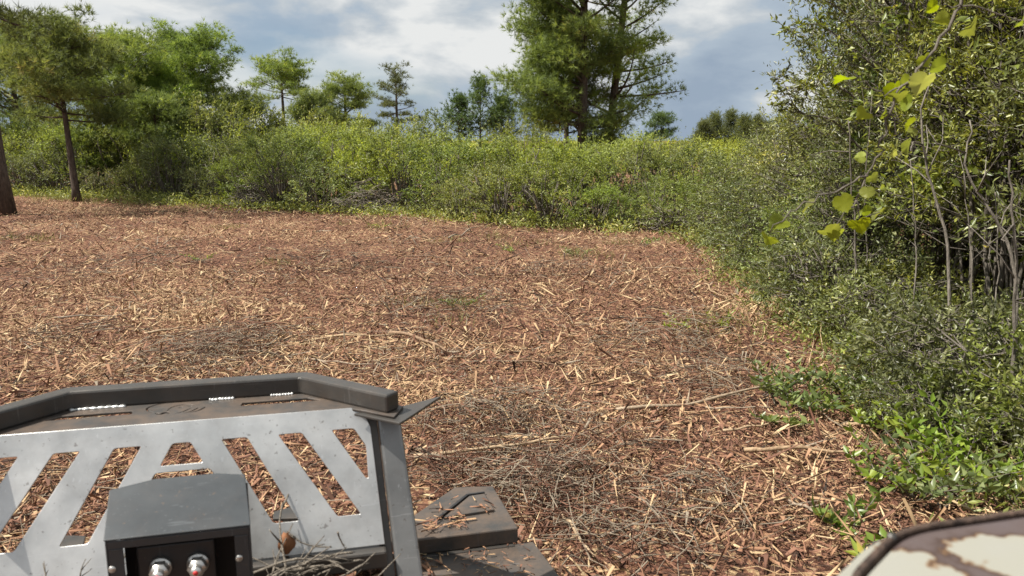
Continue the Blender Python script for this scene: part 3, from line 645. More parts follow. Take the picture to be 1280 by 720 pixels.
# ------------------------------------------------------------------ pines
def pine(label, loc, h, r0, c0, Rm, seed, m='needle', prof=None, nb=34, dens=1.0, nl=.2, lean=(0, 0), csize=.5, droop=0.0, flat=.5, group='pines', bias=None, K_=11, nw=.017, name='pine_tree', only=None):
    r = np.random.default_rng(seed); root = thing(name, label, 'pine', loc, 0, group)
    prof = prof or (lambda t: (math.sin(math.pi * min(1, .2 + .8 * t) ** .85) ** .7))
    tz = np.linspace(0, 1, 12); wob = np.cumsum(r.normal(0, .03, (12, 2)), 0) * h * .04
    P = np.stack([lean[0] * tz + wob[:, 0] * tz, lean[1] * tz + wob[:, 1] * tz, tz * h], 1)
    tb = MB(); rad = r0 * (1 - .8 * tz ** 1.1); rad[0] *= 1.35; P[0, 2] -= .1; tb.tube(P, rad, 12)
    lb = MB(); fb = MB(); cl = []
    for i in range(nb):
        t = (i + r.uniform(0, .9)) / nb; z = c0 + (h - c0) * t; az = i * 2.399 + r.normal(0, .4)
        if bias is not None and r.uniform() < .35: az = bias + r.normal(0, .7)
        base = np.array([np.interp(z, P[:, 2], P[:, 0]), np.interp(z, P[:, 2], P[:, 1]), z])
        Lb = Rm * prof(t) * r.uniform(.6, 1.15) + .15
        el = R(-8 - droop + 50 * t + r.normal(0, 13)); d = np.array([math.cos(az) * math.cos(el), math.sin(az) * math.cos(el), math.sin(el)])
        s = np.linspace(0, 1, 6); side = np.array([-math.sin(az), math.cos(az), 0])
        B = base + s[:, None] * d * Lb + np.outer(np.sin(s * 2.6) * Lb * r.normal(0, .08), side) + np.outer(s ** 2 * Lb * r.uniform(.05, .22), [0, 0, 1])
        lb.tube(B, (np.interp(z, P[:, 2], rad) * .34 + .008) * (1 - .8 * s), 5)
        for s0 in ((.45, .65, .83, 1.0) if Lb > .9 else (.6, 1.0)):
            q = B[0] * 0 + np.array([np.interp(s0, s, B[:, k]) for k in range(3)])
            for sd in ((-1, 1) if s0 < 1 else (0,)):
                if r.uniform() > dens: continue
                off = side * sd * Lb * r.uniform(.12, .34) * (1.15 - s0 * .6) + d * Lb * .1 * r.uniform(0, 1) + np.array([0, 0, .06 + .1 * r.uniform()]) * Lb * .5
                c = q + off; cl.append(c)
                if sd: lb.tube([q, q + off * .55 + [0, 0, -.02], c], [.016, .011, .006], 4)
    cl.append(P[-1] + [0, 0, .05]); cl.append(P[-1] + [.1, 0, -.25])
    for c in cl:
        nt_ = int(24 * (csize / .5) ** 1.2 * r.uniform(.5, 1.3) * (.35 if c[2] > 9 else 1)) + 3; tone = np.clip(r.normal(.45, .17), 0, .9)
        p_ = c + r.normal(0, 1, (nt_, 3)) * np.array([csize * .36, csize * .36, csize * .36 * flat])
        D0 = unit(p_ - c + np.array([0, 0, csize * .3]) + r.normal(0, .1, (nt_, 3)))
        PP = np.repeat(p_, K_, 0); D = unit(np.repeat(D0, K_, 0) + r.normal(0, .62, (nt_ * K_, 3)))
        tt = np.clip(np.repeat(tone + r.normal(0, .1, nt_), K_) + r.normal(0, .08, nt_ * K_), 0, 1)
        needles(fb, PP, D, nl * r.uniform(.7, 1.15, nt_ * K_), nw, tt, r)
    tb.build('trunk', M['bark'], root, True); lb.build('limbs', M['bark'], root, True); fb.build('crown', M[m], root)
    return root
def px_tree(label, px, Y, top, cbase, hw, r0, seed, base_px=None, **kw):
    b = at(base_px if base_px is not None else px, 175, Y); h = at(px, top, Y).z; c0 = at(px, cbase, Y).z; Rm = hw / FPX * Y
    return pine(label, (b.x, Y, 0), h, r0, max(.4, c0), Rm, seed, lean=(at(px, 175, Y).x - b.x, 0), **kw)
tallp = lambda t: np.interp(t, [0, .06, .15, .3, .5, .8, 1], [.5, .75, 1.0, .85, .8, .6, .15]) * (.8 + .25 * math.sin(23 * t))
layer = lambda t: .55 + .45 * math.sin(6 * t + 1) * (1 - t) + .25 * (1 - t) if t < .75 else 1.6 * (1.05 - t) + .15
G1 = 'pines standing at the clearing edge'; G2 = 'pines behind the thicket'
g0 = on_ground(6, 268)
pine('thick dark pine trunk cut by the frame beside the clearing', (g0.x, g0.y, 0), 13, .23, 5.3, 3.3, 251, m='needle_dark', lean=(-.5, 0), nb=30, dens=.5, csize=.6, nl=.25, group=G1, K_=14, nw=.016, droop=10)
px_tree('slim pine with full green crown rooted in mulch beside thick dark trunk', 80, 26.4, 50, 150, 84, .125, 202, base_px=89, group=G1, nb=34, csize=.55, nl=.22, flat=.6, K_=14, dens=.85, droop=-8)
px_tree('broad bushy pine crown rising behind the slim pine', 152, 31.5, 58, 215, 82, .2, 203, group=G2, nb=44, csize=.62, nl=.22, K_=14, dens=.85, flat=.6, droop=-8)
px_tree('shaded pine between the dark trunk and the slim pine', 24, 34, 60, 215, 76, .2, 204, group=G2, nb=42, csize=.62, nl=.24, dens=.85, flat=.6, droop=-8)
px_tree('round topped pine with dark bare trunk above the thicket', 247, 34, 58, 122, 55, .17, 205, group=G2, nb=30, csize=.55, nl=.22, K_=13, dens=.7, flat=.42)
px_tree('pale wispy pine tip behind the round topped pine', 222, 40, 48, 130, 36, .12, 206, m='needle_pale', group=G2, nb=26, csize=.5)
px_tree('low spreading pine in front of the round topped pine', 205, 32.5, 98, 185, 55, .15, 219, group=G2, nb=30, csize=.6, nl=.22)
px_tree('umbrella shaped lone pine with bare trunk', 355, 46, 88, 122, 42, .16, 207, group=G2, nb=24, csize=.5, nl=.22, prof=lambda t: 1.05 - .55 * t, base_px=357, flat=.38, dens=.75)
px_tree('medium pine with rounded crown beside the umbrella shaped pine', 433, 44, 104, 168, 36, .15, 208, group=G2, nb=28, csize=.48, nl=.22, dens=.7, flat=.42)
px_tree('small bushy pine filling the gap before the umbrella pine', 398, 43, 126, 172, 32, .13, 209, group=G2, nb=24, csize=.55, nl=.22)
px_tree('narrow upright dark pine against the bright cloud', 497, 52, 88, 152, 27, .14, 210, m='needle_dark', group=G2, nb=24, csize=.42, nl=.2, prof=lambda t: 1.05 - .55 * t, dens=.6, flat=.45)
for i, (px, top, hw) in enumerate(((574, 128, 24), (600, 108, 30), (628, 128, 24))):
    px_tree(('left slender pale young pine beside the twin tall pines', 'tallest feathery pale young pine left of the twin tall pines', 'pale young pine touching the tall dense pine')[i], px, 31 + i, top, 172, hw, .06, 211 + i, m='needle_pale', group=G2, nb=26, csize=.3, nl=.15, prof=lambda t: 1.05 - .85 * t, dens=.75, flat=1.2, droop=-22)
px_tree('tall dense full crowned pine, the left of the twin pines', 726, 31, -330, 172, 112, .2, 220, base_px=728, group='twin tall pines', nb=104, csize=.7, nl=.24, prof=tallp, flat=.7, K_=15, bias=R(180), dens=.95, droop=-12)
px_tree('tall open pine with visible limbs, the right of the twin pines', 804, 33, -330, 172, 104, .18, 221, base_px=755, group='twin tall pines', nb=74, csize=.52, nl=.22, prof=tallp, flat=.75, K_=14, bias=R(5), dens=.52, droop=-14)
px_tree('second trunk close behind the tall dense pine', 708, 34, 20, 168, 52, .13, 222, group=G2, nb=26, csize=.55, nl=.22, m='needle_dark')
px_tree('tiny pine top poking above the regrowth right of twin pines', 826, 44, 148, 176, 15, .07, 223, m='needle_pale', group=G2, nb=16, csize=.4)
for i, (px, top, hw) in enumerate(((880, 156, 10), (893, 147, 11), (912, 142, 12), (930, 149, 11), (945, 151, 11), (958, 158, 9))):
    px_tree(('leftmost tree of the far clump on the horizon', 'second tree from the left in the far clump', 'tallest tree in the far clump on the horizon', 'third tree from the right in the far clump', 'second tree from the right in the far clump', 'rightmost tree of the far clump beside the thicket')[i], px, 78 + 3 * (i % 3), top, 182, hw, .15, 230 + i, m='needle_dark', group='far clump of trees', nb=22, csize=.62, nl=.3, K_=9, flat=.8, nw=.022, prof=lambda t: 1.05 - .8 * t, dens=.75)

px_tree('bushy young pine filling the space right of the round topped pine', 292, 33, 128, 190, 40, .1, 240, group=G2, nb=26, csize=.55, nl=.2, dens=.8)
px_tree('small pine low between the slim pine and the round topped pine', 196, 29.5, 130, 196, 36, .09, 241, group=G2, nb=24, csize=.5, nl=.2, dens=.8)
# ------------------------------------------------------------------ shrubs
def shrub_meshes(name, seed, m, nstem=9, ncl=46, nleaf=42, leaf=.075, lw=.03, spread=.55, low=.1, cl=.17, upright=.3, stem='stem', fill=.5):
    """unit-size shrub (1 m tall, about 1.1 m wide): stems and leaf clumps at their ends"""
    r = np.random.default_rng(seed); sb = MB(); fb = MB(); C = []
    for i in range(ncl):
        a = r.uniform(0, 6.283); rr = spread * math.sqrt(r.uniform(.02, 1)); zz = low + (1 - low - cl * .5) * r.uniform(0, 1) ** .7
        k = math.sqrt(max(0, 1 - (max(0, zz - .35) / .72) ** 2)); C.append((rr * k * math.cos(a), rr * k * math.sin(a), zz * r.uniform(.86, 1.06)))
    C = np.array(C)
    for i, c in enumerate(C):
        if i % 2 == 0 or nstem > 15:
            b0 = np.array([c[0] * .25, c[1] * .25, 0]) + r.normal(0, .03, 3) * [1, 1, 0]; s = np.linspace(0, 1, 5)[:, None]
            mid = b0 * (1 - s) + c * s + np.stack([np.sin(s[:, 0] * 3.1)] * 3, 1) * r.normal(0, .05, 3); mid[0, 2] = -.04
            sb.tube(mid, .011 * (1 - .75 * s[:, 0]) + .0015, 4)
        n = int(nleaf * r.uniform(.5, 1.4)); tone = np.clip(r.normal(.45, .15), 0, 1)
        spray(fb, sb, c, unit(np.array([c[0], c[1], .25])), n, cl, leaf, lw, tone, r, upright, 6, .005)
    return sb.mesh(name + '_stems', M[stem], True), fb.mesh(name + '_foliage', M[m])
def shrub(label, p, size, meshes, rz=None, group=None, name='shrub', cat='shrub', wide=1.0):
    t = thing(name, label, cat, p, rnd.uniform(0, 6.28) if rz is None else rz, group, (size * wide, size * wide, size))
    link('stems', meshes[0], t); link('foliage', meshes[1], t); return t
KO = [shrub_meshes('olive', 301 + i, 'olive', leaf=.036, lw=.015, nleaf=95, ncl=66, spread=.6, cl=.17) for i in range(3)]
KB = [shrub_meshes('bright', 311 + i, 'bright', leaf=.036, lw=.013, nleaf=90, ncl=70, spread=.55, cl=.17, upright=.8) for i in range(3)]
KG = [shrub_meshes('grey', 321 + i, 'grey_green', leaf=.04, lw=.014, nleaf=80, ncl=60, spread=.65, cl=.19) for i in range(3)]

front = [  # px at base, py at base, height, kind, label
    (118, 247, 1.0, KG[0], 1.3, 'low grey green shrub just right of the slim pine trunk'),
    (165, 248, 1.3, KO[0], 1.2, 'rounded olive shrub between slim pine and pale stemmed bush'),
    (205, 250, 2.1, KG[1], 1.1, 'taller pale grey green bush below the low spreading pine'),
    (250, 255, 1.1, KO[1], 1.3, 'olive bush left of the bare bent saplings'),
    (345, 262, 2.2, KB[0], 1.2, 'yellow green bush right of the dark gap in the thicket'),
    (300, 258, 1.5, KO[2], 1.2, 'dark olive bush over the dark gap below umbrella pine'),
    (395, 266, 1.5, KG[2], 1.3, 'dense grey green bush left of the brown brush pile'),
    (440, 261, 2.0, KB[1], 1.1, 'bright leafy bush rising behind the brown brush pile'),
    (500, 264, 2.3, KO[0], 1.2, 'tall olive bush right behind the brown brush pile'),
    (575, 278, 1.0, KO[1], 1.4, 'low olive bush at the thicket corner right of the brush pile'),
    (632, 282, 1.45, KG[1], 1.3, 'grey green bush below the young pale pines'),
    (690, 287, 1.55, KO[2], 1.3, 'wide olive bush in front of the twin tall pines'),
    (745, 290, 1.0, KB[2], 1.3, 'bright green bush below the open tall pine'),
    (800, 291, .8, KO[0], 1.5, 'low spreading bush right of the twin tall pines'),
    (845, 292, 1.3, KG[2], 1.2, 'grey green bush with dark hollow near the thicket corner'),
    (900, 296, 1.2, KO[1], 1.3, 'olive bush where far thicket meets the tall wall of brush'),
    (60, 245, 1.6, KO[2], 1.4, 'olive shrub between the two nearest pine trunks'),
    (20, 243, 1.5, KG[1], 1.4, 'grey shrub behind the thick dark pine trunk')]
for px, py, h, k, wd, lb in front:
    g = on_ground(px, py); shrub(lb, (g.x, g.y + .7, 0), h, k, None, 'bushes in the front row of the thicket', 'bush', 'bush', wd)
# second row, one behind each bush of the front row
behind = ('low grey green shrub', 'rounded olive shrub', 'pale grey green bush', 'olive bush by the bent saplings', 'yellow green bush', 'bush over the dark gap', 'grey bush left of the brush pile', 'bright bush at the brush pile', 'olive bush at the brush pile',
          'low bush at the thicket corner', 'bush below the young pale pines', 'wide bush before the twin pines', 'bright bush below the open pine', 'low spreading bush', 'bush with the dark hollow', 'bush at the brush wall', 'shrub between the two pine trunks', 'shrub behind the thick dark trunk')
for i, (px, py, h, k, wd, lb) in enumerate(front):
    g = on_ground(px, py); h2 = rnd.uniform(1.9, 2.55) if g.x < -3 else rnd.uniform(1.8, 2.1)
    shrub('taller bush standing behind the ' + behind[i], (g.x * 1.08 + rnd.uniform(-.4, .4), g.y + rnd.uniform(2.3, 3.2), 0), h2, (KB + KO)[i % 6], None, 'taller bushes in the second row', 'bush', 'bush', 1.2)
for i, (px, Y, h, lb) in enumerate(((232, 31, 3.5, 'leafy young tree under the round topped pine trunk'), (268, 30.5, 3.3, 'leafy young tree right of the round topped pine trunk'), (318, 33, 3.3, 'leafy young tree below the umbrella pine, left side'), (372, 34, 3.2, 'leafy young tree before the umbrella pine trunk'), (110, 31.5, 3.0, 'leafy young tree in shade behind the slim pine trunk'), (440, 33, 2.9, 'leafy young tree under the rounded medium pine'), (530, 28, 2.75, 'leafy young tree left of the pale young pines'), (650, 27, 2.5, 'leafy young tree at the foot of the tall dense pine'))):
    shrub(lb, (at(px, 175, Y).x, Y, 0), h, (KO + KG)[i % 5], None, 'leafy young trees behind the thicket', 'young_tree', 'tree', .9)
# the regrowth behind: nobody could count it
def regrowth():
    fb = MB(); sb = MB(); r = np.random.default_rng(61)
    n = 760
    x = r.uniform(-34, 32, n); y = r.uniform(0, 1, n) ** 1.3 * 38
    y = np.where(x < 3.4, edge_y(x), 17.6) + 2.2 + y
    for xi, yi in zip(x, y):
        if abs(xi) > yi * .85: continue
        left = np.clip((-xi - 1) / 9, 0, 1); h = (1.6 + .62 * left + .010 * (yi - 20)) * r.uniform(.82, 1.13); wd = r.uniform(.55, 1.0)
        nc = 9; a = r.uniform(0, 6.28, nc); rr = wd * np.sqrt(r.uniform(0, 1, nc)); C = np.stack([xi + rr * np.cos(a), yi + rr * np.sin(a), h * r.uniform(.45, 1.0, nc)], 1)
        tone = np.clip(r.normal(.5, .13), .1, .9)
        for c in C:
            k = 36; p_ = c + r.normal(0, 1, (k, 3)) * [.18, .18, .24]
            D = unit(r.normal(0, .6, (k, 3)) + [0, 0, .7]); leaves(fb, p_, D, r.uniform(.06, .12, k), r.uniform(.022, .042, k), np.clip(tone + r.normal(0, .17, k), 0, 1), .2, r)
        for q in range(2): sb.tube([(xi + r.normal(0, .1), yi + r.normal(0, .1), -.05), (C[q, 0], C[q, 1], C[q, 2])], [.02, .006], 4)
    for _ in range(420):
        yi = r.uniform(50, 150); xi = r.uniform(-.8, .8) * yi; k = 60; h = 1.55 + r.uniform(-.15, .45) + .7 * np.clip((-xi - 5) / 20, 0, 1)
        p_ = np.array([xi, yi, h * .6]) + r.normal(0, 1, (k, 3)) * [1.6, 1.2, h * .2]; p_[:, 2] = np.clip(p_[:, 2], .05, h + .2)
        leaves(fb, p_, unit(r.normal(0, .6, (k, 3)) + [0, 0, .7]), r.uniform(.25, .5, k), r.uniform(.1, .2, k), np.clip(r.normal(.5, .2, k), 0, 1), .2, r)
    o = fb.build('regrowth_leaves', M['bright']); tag(o, 'mass of young yellow green regrowth behind the bushes', 'undergrowth', kind='stuff')
    o2 = sb.build('regrowth_stems', M['stem'], o)
regrowth()

# bare bent saplings, brush pile
def sapling(label, pts, rad, group=None, cat='sapling', name='sapling', m='pale_stem', nb=3, seed=1):
    r = np.random.default_rng(seed); P = np.array([tuple(p) for p in pts]); n = len(P); t_ = np.linspace(0, 1, n); tt = np.linspace(0, 1, n * 4)
    Q = np.stack([np.interp(tt, t_, P[:, k]) for k in range(3)], 1)
    for _ in range(3): Q[1:-1] = (Q[:-2] + Q[1:-1] * 2 + Q[2:]) / 4
    Q[1:-1] += r.normal(0, rad * .5, (len(Q) - 2, 3)); mb = MB(); mb.tube(Q, rad * (1 - .65 * tt), 7)
    ln = np.linalg.norm(P[-1] - P[0])
    for b in range(nb):
        i = r.integers(len(Q) // 3, len(Q) - 2); d = unit(r.normal(0, 1, 3) + [0, 0, .8]) * ln * r.uniform(.12, .3); mb.tube([Q[i], Q[i] + d * .5 + r.normal(0, .03, 3), Q[i] + d], [rad * .45, rad * .3, rad * .12], 5)
    o = mb.build(name, M[m], smooth=True); return tag(o, label, cat, group)
for i, (a, b, c) in enumerate((((273, 252), (262, 228), (268, 190)), ((276, 254), (270, 235), (256, 205)), ((190, 246), (189, 225), (183, 200)), ((182, 246), (184, 230), (190, 205)))):
    g = on_ground(*a); sapling(('bent bare sapling at the thicket edge, longer of the leaning pair', 'shorter leaning bare sapling beside the dark gap', 'pale upright stem in the grey bush', 'thin pale stem crossing the upright stem')[i], [(g.x, g.y, -.05), at(*b, g.y + .1), at(*c, g.y + .2)], .025, None, seed=400 + i)
def brush_pile(label, px, py, wd, dp, ht, seed, n=160, m='twig'):
    g = on_ground(px, py); r = np.random.default_rng(seed); mb = MB()
    for i in range(n):
        c = np.array([r.normal(0, wd * .32), r.normal(0, dp * .3), 0]); c[2] = abs(r.normal(0, ht * .45)) * math.exp(-(c[0] / wd) ** 2 * 2) + .04
        a = r.normal(0, .5) + (math.pi if r.uniform() < .5 else 0); d = unit(np.array([math.cos(a), math.sin(a), r.normal(.1, .35)])) * r.uniform(.3, .9)
        p0 = c - d * .5; p1 = c + d * .5; p0[2] = max(.01, p0[2]); mb.tube([p0, c + r.normal(0, .04, 3), p1], [r.uniform(.006, .018), .009, .004], 4)
    o = mb.build('brush_pile', M[m], smooth=True); o.location = (g.x, g.y, 0); return tag(o, label, 'brush pile')
brush_pile('brown heap of cut brush at the far clearing edge', 468, 266, 1.9, .7, .75, 71, 240)
brush_pile('dark brushwood heap in the gap of the thicket', 318, 259, 1.1, .6, .9, 72, 120, 'stem')
brush_pile('grey brush heap under the bush with dark hollow', 840, 290, 1.0, .5, .5, 73, 90)

# cut leafy debris strip along the edge
def slash():
    fb = MB(); r = np.random.default_rng(91)
    segs = np.diff(EDGE[1:], axis=0); ln = np.linalg.norm(segs, axis=1); cum = np.concatenate([[0], np.cumsum(ln)])
    for i in range(1050):
        s = r.uniform(0, cum[-1]); x = np.interp(s, cum, EDGE[1:, 0]); y = np.interp(s, cum, EDGE[1:, 1]); near = y < 13
        off = r.normal(.25, .5)
        if not near and r.uniform() < .45: continue
        if y > 16.9: y += off; x += r.normal(0, .2)
        else: x += abs(off) * (1.9 if near else 1.0) - .05
        nn = 46 if near else 30; hh = .18 if near else .26
        p_ = np.array([x, y, .05]) + r.normal(0, 1, (nn, 3)) * [.22, .2, hh * .5]; p_[:, 2] = np.abs(p_[:, 2] - .05) + .03
        D = unit(r.normal(0, 1, (nn, 3)) + [0, 0, .35]); k = .055 if near else .09
        leaves(fb, p_, D, k * r.uniform(.7, 1.5, nn), k * .36 * r.uniform(.7, 1.2, nn), np.clip(r.normal(.5, .13) + r.normal(0, .22, nn), 0, 1), .2, r)
    o = fb.build('cut_leaves', M['grey_green']); tag(o, 'cut leafy branches flattened along the edge of the mulch', 'leaf litter', kind='stuff')
slash()
def floor_cover():
    fb = MB(); sb = MB(); r = np.random.default_rng(97)
    for i in range(900):
        if i < 520: x = r.uniform(-21, 4); y = float(edge_y(x)) + r.uniform(.3, 4.2); k = .085
        else: y = r.uniform(4.6, 17); x = float(edge_x(y)) + r.uniform(.3, 4.5); k = .065
        nn = 30; p_ = np.array([x, y, 0]) + np.abs(r.normal(0, 1, (nn, 3))) * [0, 0, .16] + r.normal(0, 1, (nn, 3)) * [.3, .3, 0]; p_[:, 2] += .03
        leaves(fb, p_, unit(r.normal(0, 1, (nn, 3)) + [0, 0, .3]), k * r.uniform(.7, 1.5, nn), k * .36 * r.uniform(.7, 1.2, nn), np.clip(r.normal(.4, .12) + r.normal(0, .2, nn), 0, 1), .2, r)
    o = fb.build('ground_cover', M['olive']); tag(o, 'low leafy ground cover under the thicket bushes', 'undergrowth', kind='stuff')
floor_cover()
def grass():
    fb = MB(); r = np.random.default_rng(95); spots = []
    for _ in range(60): x = r.uniform(-19, -9); spots.append((x, float(edge_y(x)) - abs(r.normal(0, .8)), .22))
    for px, py in ((60, 300), (45, 296), (200, 250), (240, 262), (300, 285), (476, 283), (480, 288), (722, 322), (716, 318), (802, 308), (600, 300), (650, 312), (560, 300), (340, 330), (545, 390), (575, 385), (880, 405), (905, 408), (930, 412), (835, 300), (860, 306)):
        g = on_ground(px, py)
        for _ in range(3): spots.append((g.x + r.normal(0, .3), g.y + r.normal(0, .3), .15))
    for x, y, h in spots:
        n = 34; p_ = np.stack([x + r.normal(0, .14, n), y + r.normal(0, .14, n), np.zeros(n)], 1); p_[:, 2] = gz(p_[:, 0], p_[:, 1])
        D = unit(r.normal(0, .45, (n, 3)) * [1, 1, .2] + [0, 0, .8]); needles(fb, p_, D, h * r.uniform(.4, 1.3, n), .009, np.clip(r.normal(.5, .2, n), 0, 1), r)
    o = fb.build('grass', M['grass']); tag(o, 'thin dry grass tufts on the clearing', 'grass', kind='stuff')
grass()

# ------------------------------------------------------------------ the tall wall of brush on the right
def tall_shrub_meshes(name, seed, m, h=5.0, rad=1.25, ncl=430, nleaf=52, leaf=.07, lw=.022, low=.9, cl=.24, nst=19):
    r = np.random.default_rng(seed); sb = MB(); fb = MB(); S = []
    for i in range(nst):
        a = r.uniform(0, 6.28); k = rad * r.uniform(.15, .6); s = np.linspace(0, 1, 9); hh = h * r.uniform(.75, 1)
        Pp = np.stack([.18 * math.cos(a + 1) + k * math.cos(a) * s ** 1.5 + np.cumsum(r.normal(0, .035, 9)), .18 * math.sin(a + 1) + k * math.sin(a) * s ** 1.5 + np.cumsum(r.normal(0, .035, 9)), s * hh - .05], 1)
        sb.tube(Pp, r.uniform(.012, .026) * (1 - .75 * s), 6); S.append(Pp)
    for i in range(ncl):
        a = r.uniform(0, 6.283); zz = low + (h - low) * r.uniform(0, 1) ** .9; t = zz / h
        rr = rad * (math.sqrt(r.uniform(.08, 1))) * (.62 + .5 * math.sin(3.0 * t ** .8)); c = np.array([rr * math.cos(a), rr * math.sin(a), zz])
        Pp = S[r.integers(0, nst)]; j = max(1, int(np.argmin(np.abs(Pp[:, 2] - zz * .82)))); q = Pp[j]
        sb.tube([q, (q + c) / 2 + r.normal(0, .07, 3), c], [.008, .005, .002], 4)
        n = int(nleaf * r.uniform(.4, 1.5)); tone = np.clip(r.normal(.42, .17), 0, 1)
        spray(fb, sb, c - unit(c - q) * cl * .3, unit(c - q + r.normal(0, .1, 3)), n, cl * 1.15, leaf, lw, tone, r, .15, 6, .005)
    return sb.mesh(name + '_stems', M['stem'], True), fb.mesh(name + '_foliage', M[m])
TS = [tall_shrub_meshes('tall', 501, 'thicket'), tall_shrub_meshes('tall', 502, 'thicket', rad=1.15, low=1.2), tall_shrub_meshes('tall', 503, 'thicket', rad=1.4, low=1.0, ncl=480)]
TS.append(tall_shrub_meshes('tall', 511, 'thicket', rad=1.5, low=.15, ncl=520)); TS.append(tall_shrub_meshes('broadleaf', 512, 'broad_mixed', rad=1.2, low=.9, ncl=150, nleaf=34, leaf=.115, lw=.045, cl=.3, nst=7))
TG = [tall_shrub_meshes('mid', 504, 'grey_green', h=2.4, rad=1.0, ncl=330, nleaf=46, low=.12, cl=.2, leaf=.055, lw=.018), tall_shrub_meshes('mid', 505, 'thicket', h=2.0, rad=1.1, ncl=300, nleaf=46, low=.1, cl=.2, leaf=.055, lw=.017)]
TL = [tall_shrub_meshes('low', 506, 'grey_green', h=.75, rad=.75, ncl=120, nleaf=44, low=.04, cl=.17, leaf=.06, lw=.02, nst=14), tall_shrub_meshes('low', 507, 'thicket', h=.7, rad=.8, ncl=120, nleaf=44, low=.04, cl=.17, leaf=.065, lw=.021, nst=14), tall_shrub_meshes('half', 508, 'grey_green', h=1.4, rad=.95, ncl=210, nleaf=46, low=.06, cl=.19, leaf=.06, lw=.02, nst=14), tall_shrub_meshes('half', 509, 'thicket', h=1.3, rad=.95, ncl=210, nleaf=46, low=.06, cl=.19, leaf=.06, lw=.019, nst=14)]
tall = [(4.75, 9.0, 1.02, 0, 'tall loose shrub whose leafy tip juts out against the sky'),
        (5.2, 11.4, 1.0, 2, 'tall shrub behind the jutting leafy tip'), (4.6, 7.2, 1.0, 1, 'tall narrow leaved shrub behind the hanging vine'),
        (5.8, 8.1, 1.05, 2, 'tall dark shrub behind the crossing pale stems'), (4.55, 5.5, .98, 1, 'tall shrub cut by the frame edge above the fender'),
        (6.3, 6.7, 1.05, 3, 'dark shrub deep in the brush at frame edge'), (6.7, 9.8, 1.05, 3, 'deep shaded shrub at the back of the tall brush'),
        (6.3, 13.5, .8, 2, 'shrub at the far end of the tall brush'), (8.2, 12.5, 1.0, 3, 'hindmost tall shrub of the brush wall'), (7.3, 7.6, 1.1, 3, 'dense shrub filling the shade behind the frame edge stem'), (6.0, 10.6, 1.0, 3, 'loose shrub in the middle of the tall brush'), (8.6, 9.5, 1.1, 3, 'outermost dark shrub far inside the brush'), (4.95, 6.3, .95, 4, 'larger leaved shrub between the long pale stem and the frame edge'), (4.75, 8.2, .98, 4, 'larger leaved shrub mixed in behind the vine'), (4.7, 10.2, .8, 4, 'larger leaved shrub beside the jutting leafy tip')]
def side_branch(par, pts, Y, seed):
    r = np.random.default_rng(seed); sb = MB(); fb = MB(); P = np.array([tuple(at(u, v, Y)) for u, v in pts]); P = np.array(smooth([tuple(q) for q in P], 4)); t_ = np.linspace(0, 1, len(P)); sb.tube(P, .012 * (1 - .7 * t_), 5)
    for i in range(len(P) // 4, len(P)):
        for _ in range(2):
            d = unit(r.normal(0, 1, 3) + [-.5, 0, .2]) * r.uniform(.1, .26); sb.tube([P[i], P[i] + d], [.004, .002], 4); k = 9
            q = P[i] + d * np.linspace(.3, 1.05, k)[:, None]; D = unit(unit(d) * .7 + r.normal(0, .6, (k, 3))); leaves(fb, q, D, .085 * r.uniform(.6, 1.2, k), .028 * r.uniform(.8, 1.2, k), np.clip(r.normal(.4, .22, k), 0, 1), .2, r)
    inv = Matrix.LocRotScale(par.location, par.rotation_euler, par.scale).inverted()
    a = sb.build('branch', M['stem'], par, True); a.data.transform(inv); b = fb.build('branch_leaves', M['thicket'], a); b.data.transform(inv)
for x, y, s_, k, lb in tall:
    o = shrub(lb, (x, y, 0), s_, TS[k], None, 'tall shrubs on the edge of the clearing', 'tall_shrub', 'shrub')
    if 'juts' in lb:
        side_branch(o, [(1090, 140), (1050, 110), (1010, 108), (975, 122)], 8.7, 1); side_branch(o, [(1100, 90), (1060, 55), (1020, 30), (985, 38)], 8.8, 2); side_branch(o, [(1090, 60), (1060, 20), (1030, 0), (990, -8)], 9, 3); side_branch(o, [(1080, 190), (1040, 150), (1000, 140), (978, 100)], 8.6, 4)
mid = [(4.75, 13.2, 1.0, 0, 'sunlit grey green bush at the far corner of the brush wall'), (4.35, 10.9, 1.0, 0, 'pale sunlit bush left of the jutting shrub'), (4.0, 9.2, .8, 0, 'leaning pale bush at the foot of the jutting shrub'),
       (3.95, 7.9, .34, 1, 'low dark bush beside the mulch below the vine leaves'), (3.8, 6.6, .3, 1, 'sprawling low bush in front of the dark stems'),
       (4.4, 6.2, .3, 0, 'low tangled bush at frame edge above the sprouts'), (3.4, 5.7, .36, 1, 'flattened leafy bush beside the stick ends'), (5.2, 16.2, .85, 0, 'rounded bush beyond the far corner of the brush wall'), (4.4, 15.0, .7, 0, 'low bush tucked at the bend of the clearing edge'), (3.7, 4.9, .36, 1, 'dim low bush right of the broad leaved sprouts'), (3.8, 10.0, .5, 0, 'low grey bush spilling onto the mulch'), (3.9, 12.0, .6, 0, 'low pale bush between the corner bush and spilling bush'),
       (3.4, 7.3, .28, 0, 'flat grey green bush spilling on the mulch before the low dark bush'), (3.35, 6.2, .24, 1, 'flat dark bush at the mulch edge behind the sprouts'), (3.95, 5.6, .3, 1, 'low dark bush under the pale bent stem'), (3.55, 8.6, .4, 0, 'small grey green bush at the dark hollow of the brush'), (2.95, 5.2, .22, 1, 'matted low greenery behind the broad leaved sprouts'), (3.5, 4.4, .3, 1, 'matted low greenery at frame edge over the fender')]
for x, y, s_, k, lb in mid: shrub(lb, (x, y, 0), s_ if s_ > .7 else s_ * 1.65 if s_ > .45 else s_ * 2.9, TG[k] if s_ > .7 else TL[2 + k] if s_ > .45 else TL[k], None, 'low bushes along the brush wall', 'bush', 'bush')
